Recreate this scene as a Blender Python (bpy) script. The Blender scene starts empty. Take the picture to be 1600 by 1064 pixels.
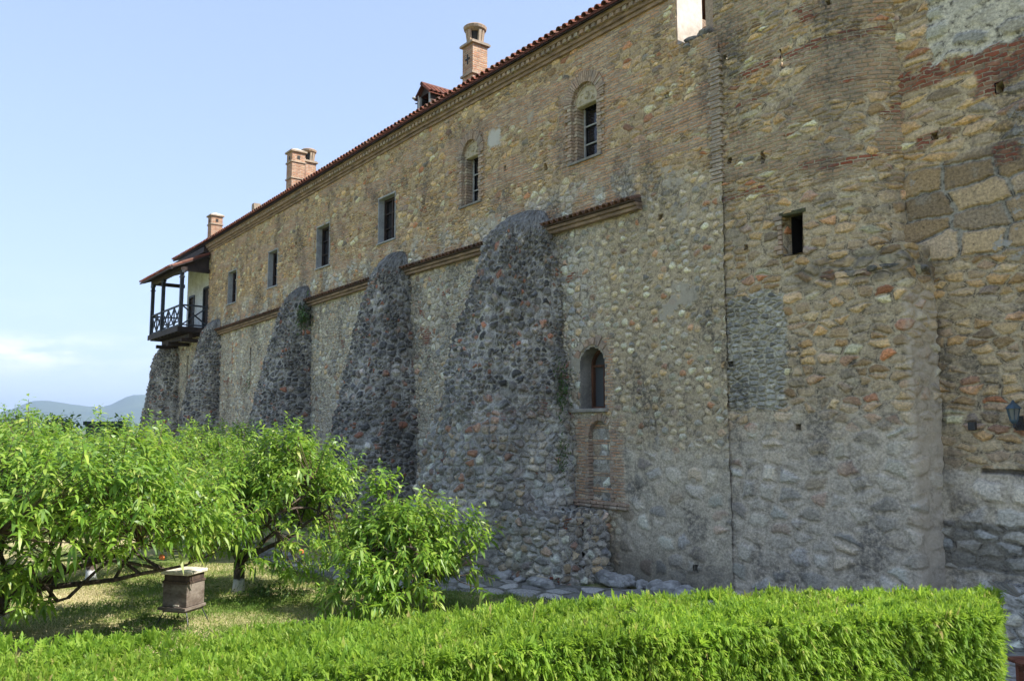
import bpy, bmesh, math, random
import numpy as np
from mathutils import Vector, Matrix, noise as mn
R = math.radians
rng = np.random.default_rng(7)
random.seed(7)
S = bpy.context.scene
C = S.collection

# ------------------------------------------------------------------ helpers
def tag(o, label=None, cat=None, group=None, kind=None):
    if label: o['label'] = label
    if cat: o['category'] = cat
    if group: o['group'] = group
    if kind: o['kind'] = kind
    return o

def empty(name, loc=(0, 0, 0), rz=0, parent=None):
    o = bpy.data.objects.new(name, None); C.objects.link(o)
    o.location = loc; o.rotation_euler = (0, 0, rz); o.empty_display_size = .2
    if parent: o.parent = parent
    return o

def autouv(me):
    uv = me.uv_layers.new(name='UVMap')
    n = len(me.loops)
    co = np.empty(len(me.vertices) * 3); me.vertices.foreach_get('co', co); co = co.reshape(-1, 3)
    li = np.empty(n, dtype=np.int32); me.loops.foreach_get('vertex_index', li)
    nr = np.empty(len(me.polygons) * 3); me.polygons.foreach_get('normal', nr); nr = np.abs(nr.reshape(-1, 3))
    lt = np.empty(len(me.polygons), dtype=np.int32); me.polygons.foreach_get('loop_total', lt)
    pn = np.repeat(nr, lt, axis=0); c = co[li]
    ax = pn.argmax(1)
    u = np.where(ax == 0, c[:, 1] + 3.3, c[:, 0]); v = np.where(ax == 2, c[:, 1], c[:, 2])
    uv.data.foreach_set('uv', np.stack([u, v], 1).ravel())

def link(name, me, mat, parent=None, smooth=False):
    o = bpy.data.objects.new(name, me); C.objects.link(o)
    if mat: me.materials.append(mat)
    if parent: o.parent = parent
    if smooth: me.polygons.foreach_set('use_smooth', [True] * len(me.polygons))
    return o

class MB:
    def __init__(s): s.v = []; s.f = []
    def add(s, vs, fs):
        k = len(s.v); s.v += [tuple(p) for p in vs]; s.f += [tuple(i + k for i in f) for f in fs]; return s
    def hexa(s, p):   # 8 points, bottom ring then top ring
        return s.add(p, [(0, 3, 2, 1), (4, 5, 6, 7), (0, 1, 5, 4), (1, 2, 6, 5), (2, 3, 7, 6), (3, 0, 4, 7)])
    def box(s, x0, x1, y0, y1, z0, z1):
        return s.hexa([(x0, y0, z0), (x1, y0, z0), (x1, y1, z0), (x0, y1, z0), (x0, y0, z1), (x1, y0, z1), (x1, y1, z1), (x0, y1, z1)])
    def bar(s, a, b, w, h, up=(0, 0, 1)):
        a = Vector(a); b = Vector(b); d = (b - a).normalized(); up = Vector(up)
        if abs(d.dot(up)) > .97: up = Vector((0, 1, 0))
        x = d.cross(up).normalized() * w / 2; y = x.cross(d).normalized() * h / 2
        return s.hexa([a - x - y, a + x - y, b + x - y, b - x - y, a - x + y, a + x + y, b + x + y, b - x + y])
    def tube(s, pts, rads, n=7, cap=True):
        pts = [Vector(p) for p in pts]; k = len(s.v); m = len(pts)
        if not hasattr(rads, '__len__'): rads = [rads] * m
        for i, p in enumerate(pts):
            d = (pts[min(i + 1, m - 1)] - pts[max(i - 1, 0)]).normalized()
            r = Vector((0, 0, 1)) if abs(d.z) < .9 else Vector((1, 0, 0))
            x = d.cross(r).normalized(); y = d.cross(x)
            for j in range(n):
                a = 2 * math.pi * j / n
                s.v.append(tuple(p + (x * math.cos(a) + y * math.sin(a)) * rads[i]))
        for i in range(m - 1):
            for j in range(n):
                a = k + i * n + j; b = k + i * n + (j + 1) % n
                s.f.append((a, b, b + n, a + n))
        if cap: s.f.append(tuple(k + j for j in range(n))); s.f.append(tuple(k + (m - 1) * n + j for j in range(n))[::-1])
        return s
    def lathe(s, prof, cx, cy, n=20):
        k = len(s.v)
        for r, z in prof:
            for j in range(n):
                a = 2 * math.pi * j / n; s.v.append((cx + r * math.cos(a), cy + r * math.sin(a), z))
        for i in range(len(prof) - 1):
            for j in range(n):
                a = k + i * n + j; b = k + i * n + (j + 1) % n; s.f.append((a, b, b + n, a + n))
        s.f.append(tuple(k + j for j in range(n))[::-1]); s.f.append(tuple(k + (len(prof) - 1) * n + j for j in range(n)))
        return s
    def sweep(s, prof, path):   # closed profile [(y,z)], path [(u,zoff)]
        k = len(s.v); n = len(prof)
        for u, zo in path:
            for y, z in prof: s.v.append((u, y, z + zo))
        for i in range(len(path) - 1):
            for j in range(n):
                a = k + i * n + j; b = k + i * n + (j + 1) % n; s.f.append((a, b, b + n, a + n))
        s.f.append(tuple(k + j for j in range(n))[::-1]); s.f.append(tuple(k + (len(path) - 1) * n + j for j in range(n)))
        return s
    def halftube(s, a, b, r, n=5, up=Vector((0, 0, 1)), r2=None):
        a = Vector(a); b = Vector(b); d = (b - a).normalized(); x = d.cross(up).normalized(); y = x.cross(d).normalized()
        k = len(s.v)
        for q, (p, rr) in enumerate(((a, r), (b, r2 or r), (b, (r2 or r) * .8), (a, r * .8))):
            for j in range(n + 1):
                t = math.pi * j / n; s.v.append(tuple(p + x * math.cos(t) * rr + y * math.sin(t) * rr))
        m = n + 1
        for q in range(4):
            q2 = (q + 1) % 4
            for j in range(n): s.f.append((k + q * m + j, k + q * m + j + 1, k + q2 * m + j + 1, k + q2 * m + j))
        return s
    def build(s, name, mat, parent=None, smooth=False, bevel=0):
        me = bpy.data.meshes.new(name); me.from_pydata(s.v, [], s.f); me.update()
        if bevel or True:
            bm = bmesh.new(); bm.from_mesh(me); bmesh.ops.recalc_face_normals(bm, faces=bm.faces)
            if bevel:
                es = [e for e in bm.edges if len(e.link_faces) == 2 and e.calc_face_angle(0) > .6]
                bmesh.ops.bevel(bm, geom=es, offset=bevel, segments=1, affect='EDGES')
            bm.to_mesh(me); bm.free()
        autouv(me)
        return link(name, me, mat, parent, smooth)

def vnoise(x, y, seed=0):
    def h(i, j):
        n = (i * 374761393 + j * 668265263 + seed * 974634777) & 0xffffffff
        n = ((n ^ (n >> 13)) * 1274126177) & 0xffffffff
        return ((n ^ (n >> 16)) & 0xffff) / 65535.0
    xi = np.floor(x).astype(np.int64); yi = np.floor(y).astype(np.int64)
    fx = x - xi; fy = y - yi; fx = fx * fx * (3 - 2 * fx); fy = fy * fy * (3 - 2 * fy)
    return (h(xi, yi) * (1 - fx) + h(xi + 1, yi) * fx) * (1 - fy) + (h(xi, yi + 1) * (1 - fx) + h(xi + 1, yi + 1) * fx) * fy
def fbm(x, y, seed=0, o=3):
    r = 0; a = .5
    for i in range(o): r = r + a * (vnoise(x * 2 ** i, y * 2 ** i, seed + i) - .5); a *= .5
    return r

def np_mesh(name, V, F, uv=None):
    me = bpy.data.meshes.new(name)
    me.vertices.add(len(V)); me.vertices.foreach_set('co', V.astype(np.float32).ravel())
    k = F.shape[1]; n = len(F)
    me.loops.add(n * k); me.loops.foreach_set('vertex_index', F.astype(np.int32).ravel())
    me.polygons.add(n); me.polygons.foreach_set('loop_start', np.arange(0, n * k, k, dtype=np.int32))
    me.polygons.foreach_set('loop_total', np.full(n, k, dtype=np.int32))
    me.update(calc_edges=True)
    if uv is not None:
        l = me.uv_layers.new(name='UVMap'); l.data.foreach_set('uv', uv[F.ravel()].astype(np.float32).ravel())
    return me

def panel(name, us, zs, fy, mat, parent, holes=(), arches=(), zmax=None, pockets=(), fpos=None, smooth=True):
    """dense masonry face: grid over u,z; holes are rectangles, arches (cu,r,z0,zspring); pockets (u0,u1,z0,z1,depth)"""
    pk = list(pockets); us = list(us); zs = list(zs)
    for h in list(holes) + [p[:4] for p in pk]: us += [h[0], h[1]]; zs += [h[2], h[3]]
    for cu, r, z0, zsp in arches: us += [cu - r, cu + r]; zs += [z0]
    def uniq(a, keep=.012):
        a = sorted(a); o = [a[0]]
        for q in a[1:]:
            if q - o[-1] > keep: o.append(q)
        return np.array(o)
    def snap(a, vals):
        for q in vals:
            a[np.abs(a - q).argmin()] = q
        return np.unique(a)
    U = snap(uniq(us), [q for h in list(holes) + [p[:4] for p in pk] for q in h[:2]] + [q for c in arches for q in (c[0] - c[1], c[0] + c[1])])
    Z = snap(uniq(zs), [q for h in list(holes) + [p[:4] for p in pk] for q in h[2:4]] + [c[2] for c in arches])
    gu, gz = np.meshgrid(U, Z)
    nu, nz = len(U), len(Z)
    pos = fpos(gu, gz) if fpos else np.stack([gu, fy(gu, gz), gz], -1)
    V = pos.reshape(-1, 3); uv = np.stack([gu, gz], -1).reshape(-1, 2)
    i = np.arange(nu - 1); j = np.arange(nz - 1); I, J = np.meshgrid(i, j)
    cu = (U[I] + U[I + 1]) / 2; cz = (Z[J] + Z[J + 1]) / 2
    keep = np.ones(I.shape, bool)
    for h in list(holes) + [p[:4] for p in pk]: keep &= ~((cu > h[0]) & (cu < h[1]) & (cz > h[2]) & (cz < h[3]))
    for a, r, z0, zsp in arches:
        keep &= ~((np.abs(cu - a) < r) & (cz > z0) & (cz < zsp)); keep &= ~((cz >= zsp) & ((cu - a) ** 2 + (cz - zsp) ** 2 < r * r))
    if zmax is not None: keep &= cz < zmax(cu)
    a = (J * nu + I)[keep]
    F = np.stack([a, a + 1, a + nu + 1, a + nu], 1)
    if pk:
        ex = []; eu = []; fs = []; k = len(V)
        for u0, u1, z0, z1, d in pk:
            fp = (fpos(np.array([[u0, u1]]), np.array([[z0, z0]])) if fpos else np.array([[[u0, float(fy(np.array(u0), np.array(z0))), z0], [u1, float(fy(np.array(u1), np.array(z0))), z0]]]))[0]
            q0, q1 = fp[0], fp[1]; iw = np.array([0, d, 0])
            P = [q0, q1, q1 + [0, 0, z1 - z0], q0 + [0, 0, z1 - z0]]; P = P + [p + iw for p in P]
            ex += P; eu += [(p[0] + p[1], p[2]) for p in P]
            for f in ((4, 5, 6, 7), (0, 1, 5, 4), (1, 2, 6, 5), (2, 3, 7, 6), (3, 0, 4, 7)): fs.append([k + t for t in f])
            k += 8
        V = np.concatenate([V, np.array(ex)]); uv = np.concatenate([uv, np.array(eu)]); F = np.concatenate([F, np.array(fs)])
    me = np_mesh(name, V, F, uv)
    return link(name, me, mat, parent, smooth)

# ------------------------------------------------------------------ node helpers
class NT:
    def __init__(s, name, disp=False):
        s.m = bpy.data.materials.new(name); s.m.use_nodes = True; s.t = s.m.node_tree; s.t.nodes.clear()
        s.out = s.t.nodes.new('ShaderNodeOutputMaterial')
        if disp: s.m.displacement_method = 'BOTH'
        s._uv = None
    def L(s, a, b): s.t.links.new(a, b)
    def put(s, sock, v):
        if v is None: return
        if isinstance(v, bpy.types.NodeSocket): s.L(v, sock)
        else:
            if hasattr(sock.default_value, '__len__') and not hasattr(v, '__len__'): v = [v] * len(sock.default_value)
            if hasattr(v, '__len__') and len(v) == 3 and len(sock.default_value) == 4: v = (*v, 1)
            sock.default_value = v
    def math(s, op, a, b=None, c=None, clamp=False):
        n = s.t.nodes.new('ShaderNodeMath'); n.operation = op; n.use_clamp = clamp
        for k, v in enumerate((a, b, c)):
            if v is not None: s.put(n.inputs[k], v)
        return n.outputs[0]
    def vm(s, op, a, b=None):
        n = s.t.nodes.new('ShaderNodeVectorMath'); n.operation = op; s.put(n.inputs[0], a)
        if b is not None: s.put(n.inputs[1], b)
        return n.outputs[0]
    def uv(s):
        if s._uv is None: s._uv = s.t.nodes.new('ShaderNodeUVMap').outputs[0]
        return s._uv
    def coord(s, k='Object'): return s.t.nodes.new('ShaderNodeTexCoord').outputs[k]
    def sep(s, v):
        n = s.t.nodes.new('ShaderNodeSeparateXYZ'); s.L(v, n.inputs[0]); return n.outputs
    def comb(s, x, y, z=0.0):
        n = s.t.nodes.new('ShaderNodeCombineXYZ')
        for k, v in enumerate((x, y, z)): s.put(n.inputs[k], v)
        return n.outputs[0]
    def noise(s, vec, scale, detail=3, rough=.55, color=False, sc=None):
        key = (vec.node.name, vec.name, scale, detail, rough, sc)
        s.cache = getattr(s, 'cache', {})
        if key in s.cache: return s.cache[key].outputs['Color' if color else 'Fac']
        if sc: vec = s.vm('MULTIPLY', vec, sc)
        n = s.t.nodes.new('ShaderNodeTexNoise'); s.L(vec, n.inputs['Vector']); n.inputs['Scale'].default_value = scale
        n.inputs['Detail'].default_value = detail; n.inputs['Roughness'].default_value = rough
        s.cache[key] = n
        return n.outputs['Color' if color else 'Fac']
    def mix(s, f, a, b, mode='MIX'):
        n = s.t.nodes.new('ShaderNodeMix'); n.data_type = 'RGBA'; n.blend_type = mode
        s.put(n.inputs[0], f); s.put(n.inputs[6], a); s.put(n.inputs[7], b); return n.outputs[2]
    def mixf(s, f, a, b):
        n = s.t.nodes.new('ShaderNodeMix'); n.data_type = 'FLOAT'
        s.put(n.inputs[0], f); s.put(n.inputs[2], a); s.put(n.inputs[3], b); return n.outputs[0]
    def ss(s, v, a, b, c=0.0, d=1.0, smooth=True):
        n = s.t.nodes.new('ShaderNodeMapRange'); n.interpolation_type = 'SMOOTHSTEP' if smooth else 'LINEAR'
        s.put(n.inputs[0], v)
        for k, q in zip((1, 2, 3, 4), (a, b, c, d)): s.put(n.inputs[k], q)
        return n.outputs[0]
    def ramp(s, f, stops, interp='LINEAR'):
        n = s.t.nodes.new('ShaderNodeValToRGB'); n.color_ramp.interpolation = interp; e = n.color_ramp.elements
        while len(e) < len(stops): e.new(.5)
        for q, (p, c) in zip(e, stops): q.position = p; q.color = (*c, 1) if len(c) == 3 else c
        s.put(n.inputs[0], f); return n.outputs[0]
    def scale(s, col, f): # multiply colour by scalar
        return s.vm('MULTIPLY', col, s.comb(f, f, f))
    def box(s, uv, u0, u1, v0, v1, soft=.05, wob=None):
        x, y, _ = s.sep(uv)
        if wob is not None: x = s.math('ADD', x, wob); y = s.math('ADD', y, wob)
        a = s.ss(x, u0 - soft, u0 + soft); b = s.ss(x, u1 - soft, u1 + soft, 1.0, 0.0)
        c = s.ss(y, v0 - soft, v0 + soft); d = s.ss(y, v1 - soft, v1 + soft, 1.0, 0.0)
        return s.math('MULTIPLY', s.math('MULTIPLY', a, b), s.math('MULTIPLY', c, d))
    def finish(s, col, rough=.9, height=None, dscale=.03, bump=None, bdist=.01, spec=.3, **kw):
        p = s.t.nodes.new('ShaderNodeBsdfPrincipled'); s.put(p.inputs['Base Color'], col); s.put(p.inputs['Roughness'], rough)
        s.put(p.inputs['Specular IOR Level'], spec)
        for k, v in kw.items(): s.put(p.inputs[k], v)
        s.L(p.outputs[0], s.out.inputs['Surface'])
        if height is not None:
            d = s.t.nodes.new('ShaderNodeDisplacement'); s.L(height, d.inputs['Height']); d.inputs['Scale'].default_value = dscale; d.inputs['Midlevel'].default_value = .5
            s.L(d.outputs[0], s.out.inputs['Displacement'])
        if bump is not None:
            b = s.t.nodes.new('ShaderNodeBump'); s.L(bump, b.inputs['Height']); b.inputs['Distance'].default_value = bdist; s.L(b.outputs[0], p.inputs['Normal'])
        return s.m

TAN = [(0, (.30, .205, .10)), (.14, (.22, .155, .085)), (.3, (.37, .27, .145)), (.42, (.17, .14, .10)), (.55, (.30, .23, .145)), (.68, (.38, .29, .175)), (.78, (.15, .15, .135)), (.86, (.30, .13, .06)), (.93, (.42, .36, .25))]
GREY = [(0, (.24, .215, .165)), (.15, (.17, .17, .16)), (.3, (.33, .29, .22)), (.45, (.20, .20, .19)), (.6, (.29, .22, .13)), (.72, (.36, .335, .28)), (.84, (.13, .135, .14)), (.91, (.27, .145, .085)), (.96, (.40, .36, .28))]
DARK = [(0, (.05, .052, .056)), (.2, (.12, .12, .115)), (.33, (.065, .066, .068)), (.48, (.19, .185, .17)), (.6, (.035, .038, .042)), (.74, (.14, .12, .10)), (.84, (.33, .32, .29)), (.93, (.19, .13, .10)), (.97, (.27, .12, .075))]
BRK = [(0, (.31, .165, .09)), (.2, (.36, .245, .15)), (.4, (.27, .155, .09)), (.55, (.38, .30, .20)), (.7, (.33, .20, .12)), (.85, (.24, .18, .125)), (1, (.40, .22, .13))]
REDB = [(0, (.26, .075, .04)), (.3, (.32, .11, .06)), (.5, (.20, .07, .045)), (.7, (.33, .15, .09)), (1, (.28, .20, .13))]

for _p, _k in ((TAN, 1.6), (GREY, 1.85), (BRK, 1.5), (DARK, 1.65)):
    for _i, (_a, _c) in enumerate(_p): _p[_i] = (_a, tuple(min(.62, q * _k * m) for q, m in zip(_c, (1.08, .99, .90) if _p is TAN else (1.03, 1.0, .95))))
MK = 1.36

def warp(n, amt=.07, sc=3.0, seed=0.0):
    o = n.vm('ADD', n.uv(), (seed * 3.1, seed * 1.7, 0))
    c = n.noise(o, sc, 2, color=True)
    c = n.vm('MULTIPLY', n.vm('SUBTRACT', c, (.5, .5, .5)), (amt * 2.4, amt * 2.4, 0))
    f = n.noise(o, sc * 4.5, 3, .65, color=True)
    f = n.vm('MULTIPLY', n.vm('SUBTRACT', f, (.5, .5, .5)), (amt * .9, amt * .9, 0))
    return n.vm('ADD', n.vm('ADD', o, c), f)

def rubble(n, w, sx, sz, pal, mortar, mw=.09, rnd=.9, flat=.3, bury=.2, rd=.74, crk=.85):
    v = n.vm('MULTIPLY', w, (sx, sz, 0))
    def vor(feat):
        q = n.t.nodes.new('ShaderNodeTexVoronoi'); q.voronoi_dimensions = '2D'; q.feature = feat
        n.L(v, q.inputs['Vector']); q.inputs['Scale'].default_value = 1; q.inputs['Randomness'].default_value = rnd; return q
    ve = vor('DISTANCE_TO_EDGE').outputs['Distance']; vc = vor('F1')
    r, g, b = n.sep(vc.outputs['Color'])
    mf = n.noise(n.uv(), 7, 4, .7); mortar = [q * MK * m_ for q, m_ in zip(mortar, (1.02, 1.0, .95))]
    ve = n.math('ADD', ve, n.math('MULTIPLY', sub(n, mf, .5), mw * 1.1))
    fd = n.math('ADD', vc.outputs['Distance'], n.math('MULTIPLY', sub(n, mf, .5), .25))
    rim = n.ss(fd, rd, rd - .16)
    mask = n.math('MULTIPLY', n.ss(ve, mw * .35, mw * 1.45), rim)
    prof = n.math('MULTIPLY', n.ss(ve, mw * .2, flat), n.ss(fd, rd + .05, rd - .35))
    bur = n.ss(b, bury - .12, bury + .12)
    smear = n.ss(n.noise(n.uv(), 1.7, 4, .65), .56, .66, 1.0, .5)
    mask = n.math('MULTIPLY', n.math('MULTIPLY', mask, n.mixf(bur, .25, .95)), smear)
    col = n.ramp(r, pal)
    col = n.scale(col, n.math('ADD', n.math('MULTIPLY', g, .85), .55))
    fine = n.noise(n.uv(), 24, 4, .7)
    col = n.scale(col, n.ss(fine, .28, .72, .5, 1.5, False))
    mc = n.scale(n.mix(n.ss(mf, .35, .65), mortar, [q * .72 for q in mortar]), n.ss(fine, .28, .72, .6, 1.35, False))
    crack = n.math('MULTIPLY', n.math('SUBTRACT', 1, n.math('ABSOLUTE', n.ss(ve, mw * .1, mw * 1.3, -1, 1, False))), n.ss(mf, .47, .62))
    out = n.mix(mask, mc, col)
    out = n.mix(n.math('MULTIPLY', crack, crk), out, (.028, .022, .018))
    h = n.math('MULTIPLY', prof, n.math('ADD', n.math('MULTIPLY', g, .5), .5))
    h = n.math('ADD', n.math('MULTIPLY', h, n.mixf(bur, .4, 1.0)), n.math('MULTIPLY', fine, .28))
    return out, h

def bricks(n, w, pal=BRK, mortar=(.34, .30, .24), bw=.23, bh=.062, ms=.013):
    q = n.t.nodes.new('ShaderNodeTexBrick'); n.L(w, q.inputs['Vector'])
    q.inputs['Color1'].default_value = (0, 0, 0, 1); q.inputs['Color2'].default_value = (1, 1, 1, 1); q.inputs['Mortar'].default_value = (.5, .5, .5, 1)
    q.inputs['Scale'].default_value = 1; q.inputs['Mortar Size'].default_value = ms; q.inputs['Mortar Smooth'].default_value = .4
    q.inputs['Brick Width'].default_value = bw; q.inputs['Row Height'].default_value = bh; q.offset = .43
    fine = n.noise(n.uv(), 24, 4, .7)
    col = n.scale(n.ramp(q.outputs['Color'], pal), n.ss(fine, .25, .75, .72, 1.28, False))
    mask = n.math('SUBTRACT', 1, q.outputs['Fac'])
    mortar = [q * MK * m_ for q, m_ in zip(mortar, (1.02, 1.0, .95))]
    mort = n.scale(n.mix(n.ss(n.noise(n.uv(), 5, 3), .4, .6), mortar, [c * .6 for c in mortar]), n.ss(fine, .3, .7, .75, 1.2, False))
    return n.mix(mask, mort, col), n.math('ADD', n.math('MULTIPLY', mask, .62), n.math('MULTIPLY', fine, .3))

def blend(n, f, A, B): return n.mix(f, A[0], B[0]), n.mixf(f, A[1], B[1])
def sub(n, a, b): return n.math('SUBTRACT', a, b)

def stains(n, CH, amt=.5, dark=(.06, .058, .055)):
    uv = n.uv()
    st = n.noise(uv, 1.0, 6, .68, sc=(.9, .45, 1)); st = n.ss(st, .505, .63)
    dr = n.noise(uv, 1.0, 4, .6, sc=(3.2, .35, 1)); dr = n.ss(dr, .58, .74)
    f = n.math('MULTIPLY', n.math('MAXIMUM', st, n.math('MULTIPLY', dr, .7)), amt)
    f = n.math('MULTIPLY', f, n.ss(n.noise(uv, 14, 4, .7), .36, .58, .2, 1))
    return n.mix(f, CH[0], dark), CH[1]

# ------------------------------------------------------------------ masonry materials
def mat_building():
    n = NT('building_masonry', True); uv = n.uv()
    x, z, _ = n.sep(uv)
    w1 = warp(n, .05, 2.6); w2 = warp(n, .03, 5, 4)
    wob = n.math('MULTIPLY', sub(n, n.noise(uv, 2.2, 5, .65), .5), 1.1)
    A = rubble(n, w1, 3.5, 6.4, TAN, (.36, .28, .175), .08)
    A2 = rubble(n, w1, 4.6, 12.5, TAN, (.37, .28, .17), .12)
    A = blend(n, n.ss(n.noise(uv, .9, 4, .6), .48, .56), A, A2)
    wb = warp(n, .012, 6, 2)
    B = bricks(n, wb)
    bm = n.noise(uv, 1.0, 5, .62, sc=(.42, 1.35, 1))
    right = n.ss(x, -19, -10.5)
    bm = n.ss(n.math('ADD', bm, n.math('MULTIPLY', right, .045)), .52, .56)
    up = blend(n, bm, A, B)
    # grey band below the upper windows
    G = rubble(n, w2, 4.4, 6.2, GREY, (.37, .335, .27), .12)
    G2 = rubble(n, w1, 8.5, 10.5, GREY, (.38, .345, .28), .15)
    low = blend(n, n.ss(n.noise(uv, .7, 4), .49, .55), G, G2)
    low = blend(n, n.math('MULTIPLY', n.ss(n.noise(uv, 1.1, 5, .6, sc=(.8, 1.2, 1)), .62, .65), 1), low, bricks(n, wb, REDB, (.33, .3, .25)))
    CT = rubble(n, w2, 4.6, 6.4, [(p, (min(1, c[0] * 1.04), c[1] * .98, c[2] * .86)) for p, c in GREY], (.35, .29, .20), .11, rd=.5)
    # cobble zone right of the ledge
    low = blend(n, n.ss(n.math('ADD', x, wob), -13.4, -12.2), low, CT)
    # washed large stones at the foot
    WS = rubble(n, w1, 2.2, 3.1, [(p, tuple(.55 * q + .45 * m for q, m in zip(c, (.40, .36, .29)))) for p, c in GREY], (.41, .36, .28), .16, bury=.62, rd=.6, crk=.25)
    zz = n.math('ADD', z, wob)
    low = blend(n, n.math('MULTIPLY', n.ss(zz, 3.0, 2.3), n.ss(x, -12.6, -12.0)), low, WS)
    split = n.mixf(n.ss(x, -11.7, -11.3), 7.4, 7.9)
    spl = n.math('MULTIPLY', wob, n.ss(x, -11.7, -11.3, .12, .8))
    f = n.ss(sub(n, n.math('ADD', z, spl), split), .12, -.12)
    r = blend(n, f, up, low)
    # scrappy grey mortar just above the ledge
    gb = n.math('MULTIPLY', n.ss(zz, 8.75, 8.1), n.ss(z, 7.2, 7.4)); gb = n.math('MULTIPLY', gb, n.ss(x, -11.4, -11.9))
    r = blend(n, n.math('MULTIPLY', gb, n.ss(n.noise(uv, 1.4, 4), .47, .56)), r, G)
    # brick dressings beside the two small openings
    for bx in ((-13.5, -12.1, 1.35, 3.2), (-12.6, -12.35, 3.4, 4.9), (-14.0, -12.35, 8.7, 10.7), (-18.15, -16.95, 8.7, 10.7)):
        r = blend(n, n.math('MULTIPLY', n.box(uv, *bx, .06, n.math('MULTIPLY', wob, .45)), n.ss(n.noise(uv, 3.5, 4, .6), .38, .48, .25, 1)), r, B)
    # pale plaster scab and a few smears
    sm = n.ss(n.noise(uv, .8, 5, .6), .63, .67)
    r = (n.mix(n.math('MULTIPLY', sm, .8), r[0], (.38, .34, .27)), n.mixf(sm, r[1], .45))
    pl = n.box(uv, -16.75, -16.2, 10.1, 10.55, .07, n.math('MULTIPLY', wob, .6))
    r = (n.mix(pl, r[0], (.5, .47, .4)), n.mixf(pl, r[1], .6))
    r = stains(n, r, .6)
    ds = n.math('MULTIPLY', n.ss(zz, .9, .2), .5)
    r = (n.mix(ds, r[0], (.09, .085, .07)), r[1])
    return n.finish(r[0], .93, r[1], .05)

def mat_tower():
    n = NT('tower_masonry', True); uv = n.uv(); x, z, _ = n.sep(uv)
    w1 = warp(n, .05, 2.4, 7); wb = warp(n, .018, 5, 3)
    wob = n.math('MULTIPLY', sub(n, n.noise(uv, 1.8, 5, .65), .5), 1.2)
    zz = n.math('ADD', z, wob)
    A = rubble(n, w1, 3.2, 6.6, TAN, (.36, .30, .21), .11, bury=.4)
    A2 = rubble(n, w1, 3.4, 11.0, TAN, (.36, .30, .2), .10)
    B = bricks(n, wb, [(p, tuple(.6 * q + .4 * m for q, m in zip(c, (.33, .28, .2)))) for p, c in BRK], (.36, .31, .22), .2, .07, .015)
    up = blend(n, n.ss(n.noise(uv, 1, 4, .6, sc=(.5, 1.5, 1)), .47, .53), A2, B)
    up = blend(n, n.ss(n.noise(uv, .8, 4, .6), .56, .6), up, A)
    r = blend(n, n.ss(zz, 6.7, 7.2), A, up)
    RB = bricks(n, wb, REDB, (.36, .31, .22), .2, .065)
    rb = n.math('MULTIPLY', n.ss(n.noise(uv, 1, 4, .6, sc=(.6, 2.4, 1)), .6, .64), n.ss(z, 6.6, 7.2))
    r = blend(n, rb, r, RB)
    WS = rubble(n, w1, 2.4, 3.8, [(p, tuple(.5 * q + .5 * m for q, m in zip(c, (.42, .375, .30)))) for p, c in GREY], (.41, .36, .29), .16, bury=.6, crk=.25)
    r = blend(n, n.ss(zz, 3.7, 2.6), r, WS)
    sp = n.box(uv, -9.45, -8.25, 3.35, 5.3, .03, n.math('MULTIPLY', wob, .4))
    w3 = warp(n, .02, 4, 9)
    P = rubble(n, w3, 5.6, 10.5, [(0, (.46, .44, .37)), (.3, (.28, .27, .23)), (.5, (.55, .51, .41)), (.7, (.30, .26, .18)), (1, (.2, .2, .19))], (.36, .335, .27), .13, bury=.05, crk=.45)
    r = blend(n, sp, r, P)
    r = stains(n, r, .6)
    # black lichen on the sloping ledge and the upper drum
    li = n.math('MULTIPLY', n.box(uv, -8.0, -5.0, 5.3, 5.75, .12, n.math('MULTIPLY', wob, .3)), n.ss(n.noise(uv, 3, 5, .7), .38, .55))
    r = (n.mix(n.math('MULTIPLY', li, .6), r[0], (.05, .05, .048)), r[1])
    gr = n.ss(n.noise(uv, .9, 6, .7, sc=(1, 1, 1)), .5, .62)
    r = (n.mix(n.math('MULTIPLY', n.math('MULTIPLY', gr, n.ss(z, 4.5, 7)), .32), r[0], (.10, .10, .095)), r[1])
    pale = n.box(uv, -6.2, -4.0, -1, 5.1, .05, n.math('MULTIPLY', wob, .1))
    r = (n.mix(n.math('MULTIPLY', pale, n.ss(n.noise(uv, 4, 5, .7), .35, .6, .15, .85)), r[0], (.50, .43, .33)), r[1])
    return n.finish(r[0], .93, r[1], .06)

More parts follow.
